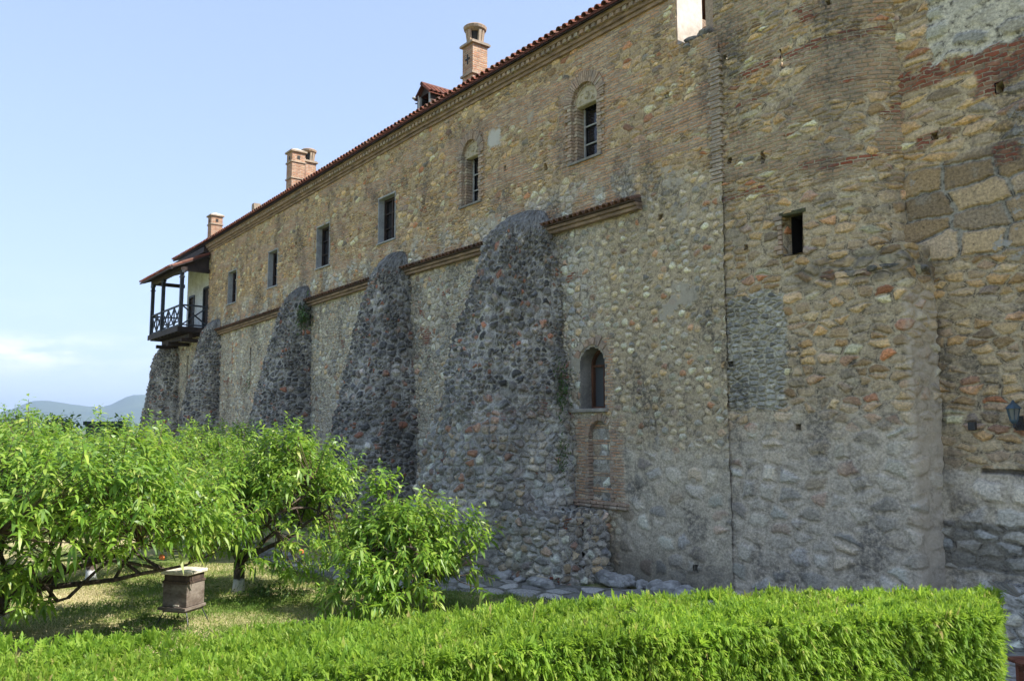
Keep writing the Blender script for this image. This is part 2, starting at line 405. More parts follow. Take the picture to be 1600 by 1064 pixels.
def mat_rampart():
    n = NT('rampart_masonry', True); uv = n.uv(); x, z, _ = n.sep(uv)
    w1 = warp(n, .05, 2.4, 5); wb = warp(n, .02, 4, 6)
    wob = n.math('MULTIPLY', sub(n, n.noise(uv, 2.0, 5, .65), .5), 1.0)
    zz = n.math('ADD', z, n.math('MULTIPLY', wob, .35))
    T = rubble(n, w1, 3.2, 7.0, TAN, (.35, .29, .20), .11, bury=.42)
    # tufa blocks
    wt = warp(n, .06, 2.0, 8)
    TU = rubble(n, wt, 1.35, 2.7, [(0, (.42, .29, .15)), (.35, (.34, .24, .135)), (.7, (.45, .33, .19)), (1, (.38, .29, .19))], (.25, .235, .20), .05, .42, .13, bury=.05, rd=1.3, crk=.9)
    pit = n.ss(n.noise(uv, 17, 4, .7, sc=(.7, 1.3, 1)), .6, .68)
    TU = (n.mix(n.math('MULTIPLY', pit, .7), TU[0], (.09, .07, .045)), n.math('SUBTRACT', TU[1], n.math('MULTIPLY', pit, .2)))
    r = blend(n, n.ss(zz, 5.45, 5.6), T, TU)
    U = rubble(n, w1, 2.2, 6.5, TAN, (.38, .31, .21), .1)
    r = blend(n, n.ss(zz, 7.0, 7.2), r, U)
    RB = bricks(n, wb, REDB, (.33, .27, .2), .26, .075, .014)
    x2 = n.math('MULTIPLY', n.math('ADD', x, 6.5), .0)
    RB = bricks(n, warp(n, .05, 3, 11), REDB + [], (.30, .25, .18), .24, .07, .012)
    for (u0, u1, v0, v1) in ((-6.6, -3.8, 8.35, 8.68), (-5.3, 0, 8.02, 8.36), (-6.2, -5.7, 7.38, 7.6), (-5.3, -4.9, 7.9, 8.05), (-5.1, -4.75, 6.85, 7.15), (-3.9, -2, 8.3, 8.7)):
        r = blend(n, n.math('MULTIPLY', n.box(uv, u0, u1, v0, v1, .04, n.math('MULTIPLY', wob, .3)), n.ss(n.noise(uv, 3, 4), .36, .46)), r, RB)
    PL = rubble(n, w1, 1.9, 3.2, [(0, (.40, .38, .29)), (.4, (.28, .27, .23)), (1, (.42, .36, .24))], (.46, .43, .35), .2, bury=.3)
    r = blend(n, n.box(uv, -5.95, 3, 8.62, 12, .03, n.math('MULTIPLY', wob, .55)), r, PL)
    # grey repointing over the blocks
    gm = n.math('MULTIPLY', n.ss(n.noise(uv, 1.3, 5, .65), .6, .64), n.box(uv, -7, 3, 5.3, 7.6, .2, wob))
    r = (n.mix(n.math('MULTIPLY', gm, .85), r[0], (.36, .345, .31)), n.mixf(gm, r[1], .7))
    W = rubble(n, w1, 2.0, 3.0, [(p, tuple(.4 * q + .6 * m for q, m in zip(c, (.42, .37, .29)))) for p, c in GREY], (.42, .37, .29), .16, crk=.3)
    r = blend(n, n.ss(zz, 2.5, 2.35), r, W)
    CB = rubble(n, warp(n, .02, 4, 2), 2.9, 5.6, [(0, (.30, .29, .25)), (.3, (.2, .2, .18)), (.6, (.36, .33, .26)), (1, (.16, .15, .14))], (.18, .165, .135), .10, .55, .4)
    r = blend(n, n.box(uv, -8, 5, .98, 1.66, .03, n.math('MULTIPLY', wob, .06)), r, CB)
    r = stains(n, r, .6)
    go = n.box(uv, -5.55, -4.75, 2.36, 2.42, .02, n.math('MULTIPLY', wob, .08))
    r = (n.mix(n.math('MULTIPLY', go, .8), r[0], (.04, .035, .03)), n.math('SUBTRACT', r[1], n.math('MULTIPLY', go, 1.0)))
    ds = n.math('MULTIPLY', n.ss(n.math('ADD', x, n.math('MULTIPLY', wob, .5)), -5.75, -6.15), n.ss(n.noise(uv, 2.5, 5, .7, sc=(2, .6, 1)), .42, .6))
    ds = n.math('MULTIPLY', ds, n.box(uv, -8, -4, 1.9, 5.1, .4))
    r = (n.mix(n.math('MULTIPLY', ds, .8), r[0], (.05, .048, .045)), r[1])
    return n.finish(r[0], .93, r[1], .06)

def mat_buttress(name, seed, light=0.0, amt=.6):
    n = NT(name, True); uv = n.uv(); x, z, _ = n.sep(uv)
    w1 = warp(n, .06, 2.6, seed); w2 = warp(n, .04, 4, seed + 3)
    D1 = rubble(n, w1, 3.1, 4.9, DARK, (.34, .33, .30), .13, bury=.12, rd=.60)
    D2 = rubble(n, w2, 5.8, 8.2, DARK, (.31, .30, .27), .15, bury=.12, rd=.60)
    r = blend(n, n.ss(n.noise(uv, .8, 4, .6), .46, .54), D1, D2)
    G = rubble(n, w2, 4.4, 6.0, [(p, tuple(q * .95 for q in c)) for p, c in GREY], (.36, .35, .32), .12)
    wob = n.math('MULTIPLY', sub(n, n.noise(uv, 1.2, 5, .65), .5), 3.0)
    gm = n.ss(n.math('ADD', z, wob), 4.2, 2.6)
    r = blend(n, n.math('MULTIPLY', gm, light), r, G)
    br = n.ss(n.noise(uv, 1.3, 4, .6), .645, .66)
    r = blend(n, n.math('MULTIPLY', br, n.math('MULTIPLY', gm, light)), r, bricks(n, warp(n, .05, 4), REDB, (.28, .27, .25)))
    cap = n.ss(n.math('ADD', z, n.math('MULTIPLY', wob, .15)), 7.3, 7.75)
    r = (n.mix(cap, r[0], n.scale((.24, .235, .215), n.ss(n.noise(uv, 8, 5, .7), .3, .7, .5, 1.2))), n.mixf(n.math('MULTIPLY', cap, .7), r[1], .5))
    r = stains(n, r, amt, (.04, .04, .042))
    dk = n.ss(n.noise(uv, .7, 5, .65, sc=(1, .8, 1)), .42, .58, 1.15, .8)
    return n.finish(n.scale(r[0], dk), .93, r[1], .12)

def simple(name, c1, c2, sc=6, rough=.8, stretch=(1, 1, 1), bd=.004, spec=.3, thr=(.35, .65), **kw):
    n = NT(name); p = n.vm('MULTIPLY', n.coord(), stretch)
    f = n.noise(p, sc, 5, .65); col = n.mix(n.ss(f, *thr), c1, c2)
    col = n.scale(col, n.ss(n.noise(p, sc * 6, 3, .6), .3, .7, .85, 1.15, False))
    return n.finish(col, rough, bump=f, bdist=bd, spec=spec, **kw)

M = {}
M['building'] = mat_building(); M['tower'] = mat_tower(); M['rampart'] = mat_rampart()
M['butt'] = mat_buttress('buttress_stone', 1, 0.0, .65); M['buttA'] = mat_buttress('big_buttress_stone', 5, .9, .35)
def mb_brick(name, pal, mortar):
    n = NT(name); b = bricks(n, warp(n, .006, 8), pal, mortar)
    r = stains(n, b, .4); return n.finish(r[0], .92, bump=b[1], bdist=.02)
M['brick'] = mb_brick('chimney_brick', [(p, tuple(q * m for q, m in zip(c, (.80, .66, .60)))) for p, c in BRK], (.34, .29, .25))
def mat_voussoir():
    n = NT('arch_brick'); g = n.t.nodes.new('ShaderNodeNewGeometry'); r = g.outputs['Random Per Island']
    c = n.ramp(r, [(0, (.38, .28, .20)), (.3, (.46, .33, .23)), (.5, (.33, .24, .17)), (.75, (.50, .42, .31)), (1, (.40, .26, .18))])
    f = n.noise(n.coord(), 18, 4, .65); c = n.scale(c, n.ss(f, .3, .7, .6, 1.2, False))
    c = n.mix(n.math('MULTIPLY', n.ss(n.noise(n.coord(), 3, 4), .5, .62), .5), c, (.19, .18, .16))
    return n.finish(c, .92, bump=f, bdist=.008)
M['arch'] = mat_voussoir()
M['mortar'] = simple('grey_mortar', (.27, .25, .215), (.17, .16, .14), 5, .95, bd=.02)
M['plaster'] = simple('reveal_plaster', (.36, .365, .36), (.26, .265, .26), 3, .9, bd=.01)
M['white'] = simple('white_plaster', (.55, .50, .44), (.40, .34, .27), 1.6, .9, bd=.01, thr=(.4, .75))
M['wash'] = simple('whitewashed_wall', (.66, .68, .7), (.5, .5, .48), 1.2, .9, bd=.01)
M['cornice'] = simple('cornice_stone', (.34, .24, .16), (.17, .12, .085), 3, .92, (1, 3, 3), .015)
M['cream'] = simple('carved_cream_stone', (.50, .43, .30), (.36, .31, .22), 5, .9, bd=.012)
M['sill'] = simple('sill_stone', (.36, .33, .27), (.22, .2, .17), 6, .9, bd=.01)
def mat_tile(name, pal):
    n = NT(name); g = n.t.nodes.new('ShaderNodeNewGeometry'); r = g.outputs['Random Per Island']
    c = n.ramp(r, pal); f = n.noise(n.coord(), 9, 5, .65); c = n.scale(c, n.ss(f, .3, .7, .6, 1.25, False))
    return n.finish(c, .85, bump=f, bdist=.01)
M['tile'] = mat_tile('roof_tile', [(0, (.15, .045, .026)), (.3, (.20, .07, .04)), (.6, (.11, .035, .024)), (.85, (.22, .11, .075)), (1, (.10, .05, .035))])
M['oldtile'] = mat_tile('ledge_tile', [(0, (.12, .065, .04)), (.3, (.19, .10, .06)), (.6, (.09, .065, .05)), (.85, (.24, .12, .07)), (1, (.14, .11, .085))])
M['wood'] = simple('dark_timber', (.05, .033, .026), (.022, .016, .014), 3, .7, (1, 1, 1), .006)
M['postwood'] = simple('painted_timber', (.045, .055, .07), (.022, .024, .028), 4, .6, bd=.004)
M['redwood'] = simple('window_timber', (.16, .07, .038), (.07, .035, .022), 5, .6, (1, 1, .3), .004)
M['palewood'] = simple('pale_window_bar', (.45, .45, .43), (.3, .3, .29), 7, .7)
M['bench'] = simple('varnished_bench_wood', (.20, .065, .035), (.11, .035, .02), 4, .45, (.3, 3, 3), .003)
M['iron'] = simple('black_iron', (.03, .032, .035), (.018, .018, .02), 9, .5, spec=.5)
M['lamp'] = simple('patinated_lamp_metal', (.05, .09, .12), (.03, .05, .065), 8, .5, spec=.5)
M['moss'] = simple('mossy_lintel', (.10, .095, .04), (.05, .05, .03), 12, .95, bd=.02)
M['rock'] = simple('pale_loose_stone', (.44, .43, .40), (.24, .235, .22), 5, .93, bd=.03)
M['soot'] = simple('sooty_metal', (.02, .02, .02), (.04, .035, .03), 8, .7)
def glassmat(name, c, r=.12):
    n = NT(name); return n.finish(c, r, spec=.6)
M['glass'] = glassmat('dark_window_glass', (.012, .011, .013)); M['glass2'] = glassmat('dusty_pane', (.07, .075, .08), .3)
M['void'] = simple('void_shade_black', (.014, .012, .01), (.008, .007, .006), 4, .95)  # near-black colour stands in for unlit depth, not a stone tone
M['hivewood'] = simple('weathered_hive_wood', (.22, .185, .155), (.10, .075, .06), 3, .8, (1, 1, 2.4), .006)
M['hivepale'] = simple('pale_hive_lid', (.72, .66, .56), (.5, .44, .36), 4, .6)
M['pave'] = None

# ------------------------------------------------------------------ camera, world, sun
cam = bpy.data.cameras.new('camera'); co = bpy.data.objects.new('camera', cam); C.objects.link(co)
cam.sensor_width = 36; cam.lens = 1300 / 1600 * 36; cam.clip_end = 60000; cam.clip_start = .1
co.location = (0, 0, 3.0); co.rotation_euler = (R(90) + math.atan(138 / 1300), 0, 0); S.camera = co

SUN_EL, SUN_AZ = R(49), R(111)      # azimuth clockwise from +Y
w = bpy.data.worlds.new('World'); S.world = w; w.use_nodes = True; t = w.node_tree; t.nodes.clear()
sky = t.nodes.new('ShaderNodeTexSky'); sky.sky_type = 'NISHITA'; sky.sun_disc = False
sky.sun_elevation = SUN_EL; sky.sun_rotation = SUN_AZ; sky.air_density = 1.0; sky.dust_density = .5; sky.ozone_density = 1.6; sky.altitude = 400
bg = t.nodes.new('ShaderNodeBackground'); bg.inputs[1].default_value = .13
wo = t.nodes.new('ShaderNodeOutputWorld')
class W(NT):
    def __init__(s): s.t = t; s._uv = None
n = W()
d = n.coord('Generated'); dx, dy, dz = n.sep(d)
cl = n.noise(n.vm('MULTIPLY', d, (1, 1, 3.2)), 9, 7, .62)
az = n.math('ARCTAN2', dx, dy)
def gau(v, c, s_): return n.math('EXPONENT', n.math('MULTIPLY', n.math('POWER', n.math('DIVIDE', sub(n, v, c), s_), 2), -1))
band = n.math('MULTIPLY', gau(az, R(-30.5), R(4)), gau(dz, .078, .016))
wide = n.math('MULTIPLY', gau(dz, .09, .05), .12)
cm = n.math('MULTIPLY', n.ss(cl, .42, .66), n.math('ADD', band, wide), clamp=True)
gm = t.nodes.new('ShaderNodeGamma'); t.links.new(sky.outputs[0], gm.inputs[0]); gm.inputs[1].default_value = .4
col = n.vm('MULTIPLY', gm.outputs[0], (1.29, 1.42, 1.76))
col = n.mix(n.math('MULTIPLY', cm, .8), col, (4.6, 4.5, 4.6))
t.links.new(col, bg.inputs[0]); t.links.new(bg.outputs[0], wo.inputs[0])

sl = bpy.data.lights.new('sun', 'SUN'); sl.energy = 3.55; sl.angle = R(.5); sl.color = (1, .95, .87)
so = bpy.data.objects.new('sun', sl); C.objects.link(so)
sd = Vector((math.sin(SUN_AZ) * math.cos(SUN_EL), math.cos(SUN_AZ) * math.cos(SUN_EL), math.sin(SUN_EL)))
so.rotation_euler = sd.to_track_quat('Z', 'Y').to_euler(); so.location = (30, 0, 40)
S.view_settings.view_transform = 'Standard'; S.view_settings.look = 'None'; S.view_settings.exposure = 1.5; S.view_settings.gamma = 1
S.cycles.max_bounces = 6; S.cycles.diffuse_bounces = 3; S.cycles.transparent_max_bounces = 4; S.cycles.volume_bounces = 0

# ------------------------------------------------------------------ frames: local X runs along the wall to the right, local Y into the wall
A0 = R(52.5); ROT = -A0
FO = Vector((math.sin(A0) * 12.1, math.cos(A0) * 12.1, 0))
def L2W(u, y, z=0):
    return Vector((FO.x + math.cos(A0) * u + math.sin(A0) * y, FO.y - math.sin(A0) * u + math.cos(A0) * y, z))

bld = empty('monastery_building', FO, ROT)
tag(bld, 'long tan stone monastery wing with round grey buttresses, red tiled eave, chimneys and timber balcony', 'building')
twr = empty('stone_tower', FO, ROT)
tag(twr, 'rounded rubble tower on a square pier with one black opening, beside the long wing', 'tower')
rmp = empty('rampart_wall', FO, ROT)
tag(rmp, 'set back fortress wall of tufa blocks and red brick bands at the right edge', 'wall')

def zE(u):   # eave height along the wing
    return 11.93 if u > -20 else 11.93 + (u + 20) * (.31 / 19)
def zS(u):
    return 7.6 if u > -22 else 7.58 + (u + 22) * (.23 / 15)

WR = [(-36.25, -35.25, 8.42, 9.83), (-31.6, -30.7, 8.51, 9.93), (-27.08, -26.07, 8.59, 10.05), (-22.55, -21.55, 8.68, 10.07)]
WA = [(-17.55, .38, 8.85, 10.2), (-13.12, .42, 8.9, 10.22)]
LW = (-12.96, .38, 3.43, 4.35); NW = (-12.78, .33, 1.53, 2.85)
far = np.concatenate([np.arange(-39, -24, .07), np.arange(-24, -16, .05), np.arange(-16, -9.43, .036)])
zz_ = np.arange(-.3, 12.2, .045)
fyb = lambda u, z: .05 * fbm(u * .5, z * .5, 3) + .03 * fbm(u * 1.7, z * 1.7, 9)
pk = [(-10.32, -10.22, .42, .54, .3), (-9.52, -9.45, 7.83, 7.95, .3), (-33.3, -33.18, 5.4, 6.3, .25), (-24.5, -24.4, 9.2, 9.3, .3), (-16.1, -16.0, 9.35, 9.5, .3), (-14.55, -14.45, 9.0, 9.15, .25),
      (-19.6, -19.5, 6.3, 6.42, .25), (-11.0, -10.9, 7.1, 7.2, .25), (-9.55, -9.48, 4.1, 4.2, .25), (-29.0, -28.9, 9.8, 9.9, .25), (-10.75, -10.66, 9.5, 9.62, .25)]
panel('wall', far, zz_, fyb, M['building'], bld, holes=WR, arches=WA + [LW, NW], pockets=pk,
      zmax=lambda u: np.where(u > -10.46, 10.45 + .25 * fbm(u * 3, u * 0, 4), np.where(u > -20, 11.7, 11.7 + (u + 20) * .31 / 19)))
# end return, core, far lower wall
b = MB(); b.box(-38.995, -10.47, .62, 8, 0, 11.3); b.box(-10.46, -9.0, .8, 1.6, 0, 11.1); b.box(-43.3, -39.01, .33, 8, 7.2, 11.3); b.box(-45.2, -39.01, .30, 8, -.3, 7.19)
b.build('inner_wall', M['cornice'], bld)
MB().box(-39.0, -38.97, .02, .62, 7.3, 11.5).build('corner_return', M['cornice'], bld)
MB().box(-9.95, -9.3, .28, .79, 9.9, 11.3).build('broken_pier', M['arch'], bld)
MB().box(-10.50, -10.455, .04, .8, 9.9, 11.75).build('gable_plaster', M['white'], bld)
panel('lower_end_wall', np.arange(-45.2, -38.98, .08), np.arange(-.3, 7.5, .08), lambda u, z: .05 + .03 * fbm(u, z, 2), M['building'], bld, pockets=[(-42.0, -41.85, 5.3, 6.6, .2)])
b = MB(); b.box(-43.3, -42.9, .28, .32, 7.5, 11.2); b.box(-42.9, -42.0, .28, .32, 9.6, 11.2); b.box(-42.0, -40.6, .28, .32, 7.5, 11.2); b.box(-40.6, -39.6, .28, .32, 9.75, 11.2); b.box(-39.6, -39.0, .28, .32, 7.5, 11.2)
b.build('plastered_wall', M['wash'], bld)
for (a0, a1, zt) in ((-42.9, -42.0, 9.6), (-40.6, -39.6, 9.75)):
    dd = MB().box(a0, a1, .325, .36, 7.55, zt).build('door', M['wood'], bld)
    b = MB(); b.box(a0 - .02, a0 + .07, .24, .30, 7.55, zt); b.box(a1 - .07, a1 + .02, .24, .30, 7.55, zt); b.box(a0 + .07, a1 - .07, .24, .30, zt - .08, zt + .02); b.build('door_frame', M['postwood'], dd)

# ---- windows
def rect_window(u0, u1, z0, z1, k):
    d = .3
    b = MB()
    t_ = .035
    b.box(u0 - t_, u0 + .0, -.015, d, z0, z1); b.box(u1, u1 + t_, -.015, d, z0, z1)
    b.box(u0 - .05, u1 + .05, -.02, d, z1, z1 + .05); b.box(u0 - .07, u1 + .07, -.05, d, z0 - .05, z0)
    win = b.build('window', M['plaster'], bld, bevel=.006)
    f = MB(); y = .22
    f.box(u0, u0 + .06, y - .03, y + .03, z0, z1); f.box(u1 - .06, u1, y - .03, y + .03, z0, z1)
    f.box(u0 + .06, u1 - .06, y - .03, y + .03, z0, z0 + .06); f.box(u0 + .06, u1 - .06, y - .03, y + .03, z1 - .07, z1)
    m = (u0 + u1) / 2; f.box(m - .03, m + .03, y - .028, y + .028, z0 + .06, z1 - .07)
    for q in (1, 2): f.box(u0 + .06, m - .03, y - .02, y + .02, z0 + (z1 - z0) * q / 3 - .015, z0 + (z1 - z0) * q / 3 + .015); f.box(m + .03, u1 - .06, y - .02, y + .02, z0 + (z1 - z0) * q / 3 - .015, z0 + (z1 - z0) * q / 3 + .015)
    f.build('frame', M['wood'], win)
    MB().box(u0 + .01, u1 - .01, y + .032, y + .05, z0, z1).build('pane', M['glass'], win)
for k, h in enumerate(WR): rect_window(*h, k)

def archpts(cu, r, zs, n=16, a0=0, a1=math.pi): return [(cu + r * math.cos(a0 + (a1 - a0) * i / n), zs + r * math.sin(a0 + (a1 - a0) * i / n)) for i in range(n + 1)]
def ring(b, cu, r0, r1, zs, y0, y1, nb, gap=.12, jit=.012, wob=0):
    for i in range(nb):
        a = math.pi * (i + gap / 2) / nb; c = math.pi * (i + 1 - gap / 2) / nb; j = random.uniform(-jit, jit); rr = r1 + random.uniform(-.03, .03) * (1 if wob else 0)
        P = [(cu + r * math.cos(q), zs + r * math.sin(q)) for r, q in ((r0, a), (rr, a), (rr, c), (r0, c))]
        b.hexa([(p[0], y0 + j, p[1]) for p in P] + [(p[0], y1, p[1]) for p in P])
def jambs(b, cu, r0, r1, z0, zs, y0, y1, bh=.075, jit=.012, alt=0):
    z = z0; i = 0
    while z < zs - .02:
        z2 = min(z + bh, zs)
        for sgn in (-1, 1):
            rr = r1 + (alt * (i % 2)) + random.uniform(-.015, .015); j = random.uniform(-jit, jit)
            a, c = sorted((cu + sgn * r0, cu + sgn * rr)); b.box(a, c, y0 + j, y1, z + .008, z2 - .006)
        z += bh; i += 1
def fan(b, cu, r, zs, z0, y0, y1, n=20):  # solid arch-headed plate
    P = [(cu + r, z0)] + archpts(cu, r, zs, n) + [(cu - r, z0)]; k = len(P)
    b.add([(p[0], y0, p[1]) for p in P] + [(p[0], y1, p[1]) for p in P], [tuple(range(k))[::-1], tuple(range(k, 2 * k))] + [(i, (i + 1) % k, (i + 1) % k + k, i + k) for i in range(k)])
def soffit(b, cu, r, zs, z0, y0, y1, th=.03, n=20, bottom=True):
    P = [(cu + r, z0)] + archpts(cu, r, zs, n) + [(cu - r, z0)]; Q = [(cu + r + th, z0)] + archpts(cu, r + th, zs, n) + [(cu - r - th, z0)]
    for i in range(len(P) - 1):
        a, c, e, f = P[i], P[i + 1], Q[i + 1], Q[i]
        b.hexa([(p[0], y0, p[1]) for p in (a, c, e, f)] + [(p[0], y1, p[1]) for p in (a, c, e, f)])
for cu, r, z0, zs in WA:
    b = MB(); ring(b, cu, r + .005, r + .24, zs, -.035, .12, 29, gap=.2, wob=1); jambs(b, cu, r + .005, r + .12, z0, zs, -.04, .12, alt=.1)
    ring(b, cu, r - .055, r, zs, .045, .3, 25, gap=.2); jambs(b, cu, r - .1, r, z0, zs, .05, .3); 
    win = b.build('window', M['arch'], bld)
    b = MB(); soffit(b, cu, r + .01, zs, z0, .0, .5, .04); b.box(cu - r - .12, cu + r + .12, -.06, .45, z0 - .05, z0); b.build('mortar_bed', M['mortar'], win)
    # carved tympanum
    b = MB(); rt = r - .03; fan(b, cu, rt, zs + .02, zs - .06, .07, .2)
    ring(b, cu, rt - .05, rt - .003, zs + .02, .035, .08, 1, gap=0, jit=0) if False else None
    P = archpts(cu, rt - .025, zs + .02, 16)
    b.tube([(p[0], .068, p[1]) for p in P], .022, 6)
    b.tube([(cu - rt + .01, .068, zs - .035), (cu + rt - .01, .068, zs - .035)], .02, 6)
    for q in range(8):
        a = math.pi * 2 * q / 8; cz = zs + .15
        b.tube([(cu, .06, cz), (cu + .05 * math.cos(a + .3), .052, cz + .05 * math.sin(a + .3)), (cu + .10 * math.cos(a), .06, cz + .10 * math.sin(a))], [.008, .02, .008], 5)
    b.lathe([(.001, 0), (.001, 0)], 0, 0, 3) if False else None
    for sg in (-1, 1):
        b.tube([(cu + sg * .13, .06, zs + .02), (cu + sg * .2, .055, zs + .09), (cu + sg * .24, .055, zs + .03), (cu + sg * .19, .06, zs + .01)], .013, 5)
        b.tube([(cu + sg * .12, .06, zs + .22), (cu + sg * .2, .055, zs + .2), (cu + sg * .2, .06, zs + .14)], .011, 5)
    b.build('tympanum', M['cream'], win)
    b = MB(); y = .3; h0, h1 = z0, zs - .06; hw = r - .1
    for a in (-hw, hw - .035): b.box(cu + a, cu + a + .035, y - .04, y - .005, h0, h1)
    b.box(cu + .12, cu + .14, y - .045, y - .02, h0, h1)
    for q in (1, 2): b.box(cu - hw + .035, cu + .12, y - .04, y - .012, h0 + (h1 - h0) * q / 3, h0 + (h1 - h0) * q / 3 + .028); b.box(cu + .14, cu + hw - .035, y - .04, y - .012, h0 + (h1 - h0) * q / 3, h0 + (h1 - h0) * q / 3 + .028)
    b.build('frame', M['palewood'], win)
    MB().box(cu - hw - .08, cu + hw + .08, y + .02, y + .04, h0, h1 + .2).build('pane', M['glass'], win)
# small arched lower window
cu, r, z0, zs = LW
b = MB(); soffit(b, cu, r + .0, zs, z0, .0, .5, .05); win = b.build('window', M['mortar'], bld)
b = MB()
for i in range(9):
    if i in (0, 8): continue
    a = math.pi * (i + .07) / 9; c = math.pi * (i + .93) / 9; P = [(cu + q * math.cos(e), zs + q * math.sin(e)) for q, e in ((r + .06, a), (r + .22 + random.uniform(-.05, .05), a), (r + .22 + random.uniform(-.05, .05), c), (r + .06, c))]
    b.hexa([(p[0], -.03 + random.uniform(-.02, .02), p[1]) for p in P] + [(p[0], .2, p[1]) for p in P])
b.build('brick_arch', M['arch'], win)
b = MB(); 
for rr, th in ((r - .05, .05),): soffit(b, cu, rr, zs, z0, .32, .40, th)
b.box(cu - r, cu + r, .32, .4, z0, z0 + .05); b.box(cu - r + .05, cu + r - .05, .33, .39, zs - .02, zs + .03); b.box(cu - .02, cu + .02, .335, .385, z0 + .05, zs - .02)
b.build('frame', M['redwood'], win)
b = MB(); fan(b, cu, r + .02, zs, z0, .402, .42); b.build('pane', M['glass2'], win)
b = MB(); b.box(cu - r - .22, cu + r + .08, -.10, .3, z0 - .08, z0 - .002); b.build('sill', M['sill'], win, bevel=.012)
# blind niche
cu, r, z0, zs = NW
b = MB(); ring(b, cu, r + .0, r + .14, zs, -.005, .2, 21, gap=.2, jit=.02, wob=1); jambs(b, cu, r, r + .09, z0, zs, -.005, .2, alt=.05, jit=.02)
ni = b.build('blind_niche', M['arch'], bld)
n2 = NT('niche_fill', True)
fr = blend(n2, n2.ss(n2.math('SINE', n2.math('MULTIPLY', n2.sep(n2.uv())[1], 19)), .55, .7), rubble(n2, warp(n2, .02, 4), 4.5, 3.6, GREY, (.3, .28, .24), .1), bricks(n2, warp(n2, .006, 5), BRK, (.3, .27, .22)))
n2.finish(fr[0], .93, fr[1], .04)
panel('niche_infill', np.arange(cu - r - .05, cu + r + .05, .03), np.arange(z0 - .05, zs + r + .06, .03), lambda u, z: .13 + 0 * u, n2.m, ni)
b = MB(); q = cu - 1.0
while q < cu + .8:
    w_ = random.uniform(.14, .26)
    for k in range(2): b.box(q + .008, q + w_ - .008, -.06 - random.uniform(0, .06), .1, z0 - .14 + k * .065, z0 - .085 + k * .065)
    q += w_
b.build('niche_ledge', M['arch'], ni, bevel=.008)

# ---- eave cornice, string course, tiles
b = MB(); pth = [(-39.0, zE(-39)), (-20, zE(-20)), (-10.52, zE(-10))]
for i, (ya, za, zb) in enumerate(((-.22, -.16, -.075), (-.165, -.245, -.165), (-.11, -.33, -.25), (-.055, -.41, -.335))):
    b.sweep([(ya, za), (ya, zb), (.5, zb), (.5, za)], pth)
b.build('eave_cornice', M['cornice'], bld)
b = MB()
u = -38.9
while u < -10.6:   # dentil bricks between the cornice courses
    z = zE(u); b.box(u, u + .11, -.20, 0, z - .247, z - .163); u += .19
b.build('dentils', M['arch'], bld)
def sloped_roof(name, u0, u1, ye, ze, yr, zr, mat, parent, pitch=.21, rad=.085, both=False, zf=None, thick=.06):
    b = MB(); zf = zf or (lambda u: 0)
    pts = [u0] + ([-20] if u0 < -20 < u1 and zf(-30) else []) + [u1]
    b.sweep([(ye, ze - thick), (ye, ze), (yr, zr), (yr, zr - thick)], [(q, zf(q)) for q in pts])
    if both: b.sweep([(yr, zr - thick), (yr, zr), (2 * yr - ye, ze), (2 * yr - ye, ze - thick)], [(q, zf(q)) for q in pts])
    u = u0 + pitch / 2
    sl = (zr - ze) / (yr - ye); L_ = abs(yr - ye)
    nseg = max(1, int(L_ / .45))
    while u < u1:
        for i in range(nseg):
            y0_ = ye - .05 + (yr - ye) * i / nseg; y1_ = ye - .05 + (yr - ye) * (i + 1.12) / nseg
            o = random.uniform(-.012, .012); lift = .012 + random.uniform(0, .01)
            b.halftube((u + o, y0_, ze + (y0_ - ye) * sl + .0 + lift + zf(u)), (u + o, y1_, ze + (y1_ - ye) * sl - .02 + lift + zf(u)), rad, 5, r2=rad * .85)
            if i == 0:   # channel tile hanging between
                pass
        u += pitch
    return b.build(name, mat, parent)
sloped_roof('roof', -43.9, -10.5, -.34, 0, 4.6, 2.1, M['tile'], bld, zf=lambda u: zE(u) - .02 if u > -39 else zE(-39) - .02, both=True)
b = MB(); u = -43.8   # rafters/board ends shadowing below the tiles
b.sweep([(-.32, -.105), (-.32, -.085), (.3, .16), (.3, .14)], [(-43.9, zE(-39)), (-39, zE(-39)), (-20, zE(-20)), (-10.5, zE(-10))]); b.build('eave_board', M['wood'], bld)

def course(u0, u1):
    b = MB(); P = [(u0, zS(u0)), (u1, zS(u1))]
    b.sweep([(-.13, -.20), (-.13, -.125), (.3, -.125), (.3, -.20)], P); b.sweep([(-.19, -.12), (-.19, -.05), (.3, -.05), (.3, -.12)], P)
    o = b.build('string_course', M['cornice'], bld, bevel=.008)
    b = MB(); u = u0 + .08
    b.sweep([(-.24, -.045), (-.24, -.02), (.1, .1), (.1, -.045)], P)
    while u < u1:
        z = zS(u); j = random.uniform(-.02, .02)
        b.halftube((u, -.30 + j, z - .03 + j * .3), (u + random.uniform(-.01, .01), .08, z + .10), .078, 5, r2=.065); u += .175
    b.build('ledge_tiles', M['oldtile'], o)
for a in ((-37.1, -29.2), (-27.9, -22.3), (-20.9, -16.0), (-14.6, -11.45)): course(*a)

# quoins on the toothed seam
b = MB(); z = 7.5; i = 0
while z < 9.95:
    b.box(-9.60 - random.uniform(.0, .12), -9.43 + .03 * (i % 2) + random.uniform(-.012, .012), -.035 + random.uniform(-.01, .01), .12, z, z + .062); z += .075; i += 1
b.build('brick_quoins', mb_brick('pale_quoin_brick', [(0, (.45, .37, .28)), (1, (.38, .27, .19))], (.4, .36, .3)), bld, bevel=.006)

